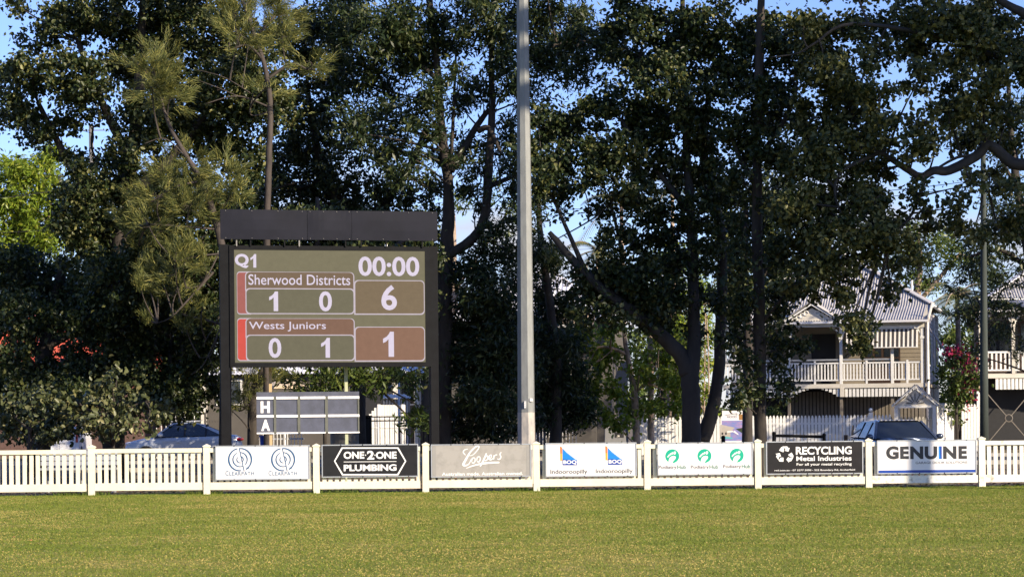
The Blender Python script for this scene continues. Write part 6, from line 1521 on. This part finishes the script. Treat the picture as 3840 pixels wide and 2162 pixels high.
def box_thing(name, label, cat, px0, py, px1, Y, d, m):
    a, b = at(px0, py, Y), at(px1, py, Y)
    o = thing(name, label, cat, ((a.x + b.x) / 2, Y, 0)); w_ = (b.x - a.x) / 2
    return o, w_, a.z
o, w_, z = box_thing('utility_cabinet', 'black steel utility cabinet at the right end of the score board', 'cabinet', 1345, 1557, 1390, 66, .5, 'dark')
G().box(-w_, 0, 0, w_, .5, z - .04).build('body', M['steel_black'], o); G().box(-w_ - .02, -.03, z - .039, w_ + .02, .53, z).build('lid', M['steel_black'], o)
G().box(-w_ + .03, -.012, .1, w_ - .03, -.001, z - .1).build('door', M['dark'], o)
o, w_, z = box_thing('water_tank', 'grey metal tank under the right end of the score board', 'tank', 1232, 1624, 1340, 62, .8, 'grey')
g = G(); g.tube([(0, .6, 0), (0, .6, z)], w_, 20); g.build('drum', M['grey_wall'], o, smooth=False)
for q in (.25, .6): G().tube([(0, .6, z * q - .02), (0, .6, z * q + .02)], w_ + .012, 20).build('hoop', M['letterbox'], o)
o, w_, z = box_thing('wheelie_bin', 'blue plastic bin low down beside the score board timber post', 'bin', 974, 1632, 1008, 74, .5, 'blue')
G().prism([(-w_ * .85, 0.05), (w_ * .85, .05), (w_, z - .06), (-w_, z - .06)], 0, .45).build('body', M['bin_blue'], o); G().box(-w_ - .02, -.03, z - .058, w_ + .02, .48, z).build('lid', M['bin_blue'], o)
for x in (-w_ * .8, w_ * .8): G().tube([(x - .03, .42, .07), (x + .03, .42, .07)], .08, 10).build('wheel', M['rubber'], o)
# thin fence behind the score board and the sedan
for (lab, px0, px1, py, Y, pitch, nm) in (('grey vertical bar fence seen under the hand-operated score board', 968, 1140, 1622, 80, .13, 'bar_fence'), ('white railing with balusters behind the white sedan roof', 560, 752, 1543, 90, .2, 'bar_fence'), ('shaded grey paling fence behind the boot of the white sedan', 764, 860, 1545, 91, .12, 'paling_fence')):
    f_ = Fr((px0 + px1) / 2, Y, 0); o = framed(nm, lab, 'fence', f_)
    x0, x1 = f_.x(px0, py), f_.x(px1, py); z = f_.z((px0 + px1) / 2, py)
    wd = .05 if nm == 'paling_fence' else .012
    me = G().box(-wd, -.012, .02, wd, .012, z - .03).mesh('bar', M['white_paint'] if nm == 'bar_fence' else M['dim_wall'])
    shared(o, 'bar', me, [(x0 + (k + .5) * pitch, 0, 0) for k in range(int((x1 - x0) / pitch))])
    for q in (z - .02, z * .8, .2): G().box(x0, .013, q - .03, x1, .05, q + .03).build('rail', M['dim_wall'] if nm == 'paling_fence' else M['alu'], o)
# ================================================================== vehicles
def car(name, label, loc, rz, L_, W, H, paint, kind='sedan', plate=None):
    """body along +x (nose), with separate glass, doors, wheels and lamps"""
    T = thing(name, label, 'car', loc, rz)
    hw = W / 2
    # stations: x, top height, half width
    if kind == 'sedan':
        st = [(-.50, .62, .70), (-.485, .90, .80), (-.44, .985, .90), (-.34, 1.0, .97), (-.2, .99, 1.0), (0, .965, 1.0), (.18, .95, 1.0), (.30, .90, .98), (.42, .80, .92), (.475, .70, .82), (.50, .50, .66)]
        gh = [(-.40, 1.0), (-.20, 1.36), (-.10, 1.43), (.02, 1.45), (.09, 1.42), (.25, .935)]
        wins = [(-.30, -.195), (-.185, -.02), (-.005, .15)]
    else:
        st = [(-.50, .62, .80), (-.49, 1.0, .90), (-.40, 1.02, .97), (-.2, 1.0, 1.0), (0, .98, 1.0), (.2, .97, 1.0), (.30, .95, .97), (.42, .90, .92), (.48, .80, .82), (.50, .55, .7)]
        gh = [(-.47, 1.0), (-.43, 1.34), (-.36, 1.42), (-.1, 1.45), (.04, 1.42), (.21, .965)]
        wins = [(-.42, -.25), (-.24, -.05), (-.035, .14)]
    k = H / 1.45
    g = G(); secs = []
    for x, zt_, w in st:
        zt_ *= k; zb_ = .22 if abs(x) < .46 else .34
        pr = [(0, zt_ + .02), (w * hw * .72, zt_ + .008), (w * hw * .95, zt_ - .05), (w * hw, zt_ - .22 * (zt_ - zb_)), (w * hw * .995, zb_ + .14), (w * hw * .93, zb_)]
        secs.append([(x * L_, y, z) for y, z in pr] + [(x * L_, -y, z) for y, z in pr[::-1]])
    n = len(secs[0])
    for s_ in secs: g.v += s_
    for i in range(len(secs) - 1):
        for j in range(n): g.f.append((i * n + j, i * n + (j + 1) % n, (i + 1) * n + (j + 1) % n, (i + 1) * n + j))
    g.f.append(tuple(range(n - 1, -1, -1))); g.f.append(tuple((len(secs) - 1) * n + j for j in range(n)))
    body = g.build('body', M[paint], T, smooth=True)
    # greenhouse as dark glass volume, then painted roof and pillars over it
    def wtop(z): return hw * (.965 - .30 * ((z / k - .95) / .5))
    P = [(x * L_, z * k) for x, z in gh]
    g = G()
    for x, z in P: g.v += [(x, wtop(z), z), (x, -wtop(z), z)]
    m = len(P)
    g.f.append(tuple(2 * i for i in range(m))[::-1]); g.f.append(tuple(2 * i + 1 for i in range(m)))
    for i in range(m - 1): g.f.append((2 * i, 2 * i + 1, 2 * i + 3, 2 * i + 2))
    g.build('window_glass', M['glass'], T)
    r = G()                                             # roof skin
    i0, i1 = (1, m - 2)
    for i in range(i0, i1):
        (xa, za), (xb, zb_) = P[i], P[i + 1]
        r.quad((xa, wtop(za) + .012, za - .02), (xb, wtop(zb_) + .012, zb_ - .02), (xb, wtop(zb_) * .86, zb_ + .03), (xa, wtop(za) * .86, za + .03))
        r.quad((xa, wtop(za) * .86, za + .03), (xb, wtop(zb_) * .86, zb_ + .03), (xb, -wtop(zb_) * .86, zb_ + .03), (xa, -wtop(za) * .86, za + .03))
        r.quad((xa, -wtop(za) * .86, za + .03), (xb, -wtop(zb_) * .86, zb_ + .03), (xb, -wtop(zb_) - .012, zb_ - .02), (xa, -wtop(za) - .012, za - .02))
    r.build('roof', M[paint], T, smooth=True)
    def side(x, z): return wtop(z) + .012
    for sg in (1, -1):
        (xa, za), (xb, zb_) = P[-1], P[-2]
        G().bar((xa, sg * side(xa, za), za - .02), (xb, sg * side(xb, zb_), zb_ + .0), .06, .07, (0, 1, 0)).build('pillar', M[paint], T)
        (xa, za), (xb, zb_) = P[0], P[1]
        G().prism([(xa - .02, za - .03), (xa + .38 if kind == 'sedan' else xa + .2, za - .03), (xb + .10, zb_ - .01), (xb - .02, zb_ + .01)], sg * (hw * .90) - .012, sg * (hw * .90) + .012).build('pillar', M[paint], T) if kind != 'sedan' else \
            G().quad((xa, sg * side(xa, za), za - .02), (xa + .34, sg * side(xa, za), za - .02), (xb + .30, sg * side(xb, zb_), zb_ + .03), (xb - .05, sg * side(xb, zb_), zb_ - .03)).build('pillar', M[paint], T)
        for a, b in ((wins[1][0], wins[0][1]), (wins[2][0], wins[1][1])):
            x = (a + b) / 2 * L_; G().bar((x, sg * (wtop(.97 * k) + .008), .95 * k), (x - .04, sg * (wtop(1.40 * k) + .008), 1.40 * k), .07, .02, (0, 1, 0)).build('pillar', M['dark'], T)
        mx = .185 * L_
        G().ball((mx, sg * (hw + .09), 1.02 * k), .11, 8, 6, .75).build('mirror', M[paint], T, smooth=True)
        for a, b in ((-.20, -.01), (-.005, .17)):
            d = G().quad((a * L_, sg * (hw + .004), .40), (b * L_, sg * (hw + .004), .40), (b * L_, sg * (hw + .004), .78 * k), (a * L_, sg * (hw + .004), .78 * k)).build('door', M[paint], T)
            G().box((a + .02) * L_, sg * hw + (.005 if sg > 0 else -.03), .72 * k, (a + .06) * L_, sg * hw + (.03 if sg > 0 else -.005), .755 * k).build('handle', M[paint], d)
        G().ball((-.47 * L_, sg * hw * .74, .82 * k), .16, 8, 6, .5).build('tail_lamp', M['red_lamp'], T, smooth=True)
        G().ball((.455 * L_, sg * hw * .72, .70 * k), .15, 8, 6, .5).build('headlight', M['clear_lamp'], T, smooth=True)
        for wx in (-.30, .31):
            wh = G().tube([(wx * L_, sg * (hw - .20), .32), (wx * L_, sg * (hw + .005), .32)], .32, 20).build('wheel', M['rubber'], T)
            G().tube([(wx * L_, sg * (hw + .006), .32), (wx * L_, sg * (hw + .015), .32)], .20, 12).build('rim', M['alu'], wh)
    G().tube([(-.12 * L_, 0, 1.46 * k), (-.16 * L_, 0, 1.46 * k + .13)], [.02, .006], 5).build('antenna', M['dark'], T)
    return T
c0 = at(690, 1640, 84.0)
car('white_sedan', 'white four door sedan parked facing left behind the olive shrub', (c0.x, 84.0, 0), math.pi + R(6), 4.6, 1.8, 1.50, 'car_white', 'sedan')
c0 = at(3345, 1640, 58.2)
car('silver_wagon', 'blue silver wagon facing the fence, its roof and windscreen above the garage door sign', (10.72, 59.4, -.05), R(-86), 4.5, 1.78, 1.46, 'car_silver', 'wagon')
# white van seen from behind
c0 = at(222, 1640, 88)
vn = thing('white_van', 'back end of a white van showing between dark leaves at the left', 'van', (c0.x, 88, 0), R(4))
zt_ = at(250, 1598, 88).z
g = G()
vw = .80
for y, s_, dz in ((0, .94, -.05), (.06, 1, 0), (4.2, 1, 0)):
    g.v += [(-vw * s_, y, .3), (vw * s_, y, .3), (vw * s_, y, .9), (vw * s_ * .93, y, zt_ - .08 + dz), (vw * s_ * .8, y, zt_ + dz), (-vw * s_ * .8, y, zt_ + dz), (-vw * s_ * .93, y, zt_ - .08 + dz), (-vw * s_, y, .9)]
for i in range(2):
    for j in range(8): g.f.append((i * 8 + j, i * 8 + (j + 1) % 8, i * 8 + 8 + (j + 1) % 8, i * 8 + 8 + j))
g.f += [tuple(range(8)), tuple(range(23, 15, -1))]
g.build('body', M['van_white'], vn)
for x0, x1 in ((-vw * .85, -.02), (.02, vw * .85)):
    d = G().box(x0, -.02, .45, x1, -.003, zt_ - .12).build('rear_door', M['van_white'], vn)
    G().box(x0 + .12, -.03, zt_ - .55, x1 - .12, -.021, zt_ - .22).build('window', M['glass'], d)
G().box(-.25, -.035, .7, .25, -.021, .72).build('door_seam', M['dark'], vn)
for sg in (-1, 1):
    G().box(sg * vw * .9 - .05, -.03, .75, sg * vw * .9 + .05, -.002, 1.1).build('tail_lamp', M['red_lamp'], vn)
    for y in (.8, 3.4):
        G().tube([(sg * (vw - .18), y, .3), (sg * (vw + .01), y, .3)], .3, 16).build('wheel', M['rubber'], vn)

# ================================================================== street furniture
c0 = at(3690, 1640, 73)
up = thing('power_pole', 'weathered green grey timber power pole near the right edge', 'power pole', (c0.x, 73, 0))
r0 = 17 * 73 / F
G().tube([(0, 0, -.05), (0.02, 0, 3), (.05, 0, 8), (.09, 0, 17.2)], [r0 * 1.0, r0 * .9, r0 * .62, r0 * .4], 14, wob=.02).build('pole', M['pole_timber'], up, smooth=True)
G().box(-1.3, -.16, 16.2, 1.3, -.04, 16.35).build('crossarm', M['pole_timber'], up)
for x in (-1.1, -.45, .45, 1.1): G().tube([(x, -.1, 16.35), (x, -.1, 16.55)], [.05, .03], 6).build('insulator', M['print_white'], up)
c0 = at(352, 1640, 125)
dp = thing('power_pole', 'distant thin grey pole in the sky gap under the big left fig', 'power pole', (c0.x, 125, 0))
G().tube([(0, 0, 0), (0, 0, at(352, 470, 125).z)], .13, 8).build('pole', M['grey_wall'], dp); G().box(-.8, -.05, at(352, 490, 125).z, .8, .05, at(352, 487, 125).z).build('crossarm', M['grey_wall'], dp)
def wire_obj(label, pts, Y, r=.02):
    P = [at(px, py, y) for (px, py), y in zip(pts, Y)]
    base = P[0].copy(); base.z = 0
    Q, _ = smooth_path([p - base for p in P], [r] * len(P), 8)
    o = G().tube(Q, r, 5).build('power_line', M['wire'], None, base)
    tag(o, label, 'cable', 'overhead cables')
wire_obj('black overhead cable across the bright tree at the left, upper of two', [(-300, 760), (0, 742), (200, 716), (700, 640), (1300, 560)], [92, 92, 92, 92, 92], .016)
wire_obj('thin overhead cable across the bright tree at the left, lower of two', [(-300, 885), (0, 872), (200, 862), (700, 835)], [92, 92, 92, 92], .011)
wire_obj('overhead cable level with the top of the scoreboard panels', [(1100, 782), (1650, 784), (2100, 784), (2560, 780), (3000, 765), (3400, 730), (3700, 690)], [90, 88, 86, 84, 80, 77, 74], .012)
wire_obj('thin overhead cable crossing the sky gap right of the light pole', [(1600, 930), (2000, 940), (2400, 925), (2800, 910)], [96, 96, 96, 96], .009)
wire_obj('overhead cable reaching the power pole in the right hand sky gap', [(2900, 745), (3338, 714), (3641, 679), (3690, 672)], [80, 77, 74, 73], .012)
# letterbox
o, w_, z = box_thing('letterbox_pillar', 'grey rendered letterbox pillar numbered 31 right of the light pole', 'letterbox', 2266, 1583, 2350, 88, .5, 'x')
G().prism([(-w_, 0), (w_, 0), (w_ * .86, z), (-w_ * .9, z)], 0, .45).build('pillar', M['letterbox'], o)
G().box(-.02, -.02, z - .62, .34, -.002, z - .40).build('slot', M['dark'], o); G().box(.04, -.03, z - .60, .16, -.021, z - .53).build('paper', M['cream_paint'], o)
text('31', 'number', M['grey_wall'], o, .04, z - .35, .20, z - .22, -.006, .01)
G().box(w_ + .25, .1, 0, w_ + .33, .2, z + .55).build('side_post', M['white_paint'], o)
# house-for-sale board
fh = Fr(2762, 84.0, -4)
hs = framed('real_estate_sign', 'tall white real estate board with house photograph lettered HOOD', 'sign', fh)
def R3(zx, zz): return fh.L(2640 + zx / 3.022, 1180 + zz / 3.022, -.02)
a, zt_ = R3(205, 1085); b, zb_ = R3(520, 1400)
G().box(a, 0, .35, b, .04, zt_).build('panel', M['sign_white'], hs)
for x in (a + .1, b - .1): G().box(x - .04, .041, 0, x + .04, .12, zt_ - .1).build('post', M['white_paint'], hs)
def pr(name, pts, m, y): g = G(); g.quad(*[(p[0], y, p[1]) for p in pts]); g.build(name, M[m], hs)
pa, pz1 = R3(200, 1197); pb_, pz0 = R3(497, 1400)
pz0 = .62
pr('photo_sky', [(pa, pz0), (pb_, pz0), (pb_, pz1), (pa, pz1)], 'photo_sky', -.004)
zm = pz0 + (pz1 - pz0) * .32
pr('photo_trees', [R3(360, 1290), (pb_, zm - .1), (pb_, R3(490, 1265)[1]), R3(420, 1280)], 'photo_trees', -.008)
pr('photo_house', [R3(185, 1400), R3(300, 1395), R3(300, 1330), R3(350, 1275), R3(190, 1240)], 'photo_house', -.012)
for q in ((200, 1330), (240, 1330)): pr('photo_window', [R3(q[0], q[1] + 25), R3(q[0] + 18, q[1] + 25), R3(q[0] + 18, q[1]), R3(q[0], q[1])], 'print_black', -.016)
pr('photo_balcony', [R3(262, 1330), R3(330, 1325), R3(330, 1312), R3(262, 1316)], 'print_white', -.016)
pr('photo_stair', [R3(330, 1325), R3(390, 1360), R3(390, 1350), R3(345, 1308)], 'print_white', -.016)
pr('photo_pool', [R3(190, 1402), R3(330, 1402), R3(320, 1388), R3(250, 1374), R3(190, 1382)], 'photo_pool', -.016)
p, q = R3(398, 1187), R3(495, 1125); pr('gold_tag', [p, (q[0], p[1]), q, (p[0], q[1])], 'photo_gold', -.006)
p, q = R3(264, 1166), R3(370, 1140); text('HOOD', 'lettering', M['print_grey'], hs, p[0], p[1], q[0], q[1], -.006)
G().bar((R3(245, 1133)[0], -.01, R3(245, 1133)[1]), (R3(375, 1115)[0], -.01, R3(375, 1115)[1]), .012, .02, (0, 1, 0)).build('roof_line', M['print_grey'], hs)
G().bar((R3(375, 1133)[0], -.01, R3(375, 1133)[1]), (R3(375, 1115)[0], -.01, R3(375, 1115)[1]), .012, .02, (0, 1, 0)).build('roof_line', M['print_grey'], hs)
# black log barrier and bollards
fk = Fr(2995, 64.0, 0)
bar_ = framed('log_barrier', 'low black horizontal barrier rail with round end posts above the recycling sign', 'barrier', fk)
for px, py in ((2902, 1618), (3090, 1624)):
    x, z = fk.L(px, py); G().tube([(x, 0, -.02), (x, 0, z - .05)], .055, 10).ball((x, 0, z - .05), .062, 10, 6).build('post', M['steel_black'], bar_, smooth=True)
(xa, za), (xb, zb_) = fk.L(2902, 1632), fk.L(3090, 1636)
G().tube([(xa, 0, za), (xb, 0, zb_)], .045, 8).build('rail', M['steel_black'], bar_)
c0 = at(2712, 1633, 62)
o = thing('bollard', 'short black round topped bollard at the foot of the real estate board', 'bollard', (c0.x, 62, 0))
G().tube([(0, 0, -.02), (0, 0, c0.z - .05)], .06, 10).build('post', M['steel_black'], o, smooth=True); G().ball((0, 0, c0.z - .05), .065, 10, 6).build('cap', M['steel_black'], o, smooth=True)
c0 = at(3175, 1632, 63)
o = thing('marker_post', 'short post with cream top just above the fence left of the wagon', 'post', (c0.x, 63, 0))
G().box(-.07, 0, -.02, .03, .1, c0.z + .02).build('post', M['dark_timber'], o); G().box(.031, 0, c0.z - .1, .12, .1, c0.z + .01).build('face', M['cream_paint'], o)
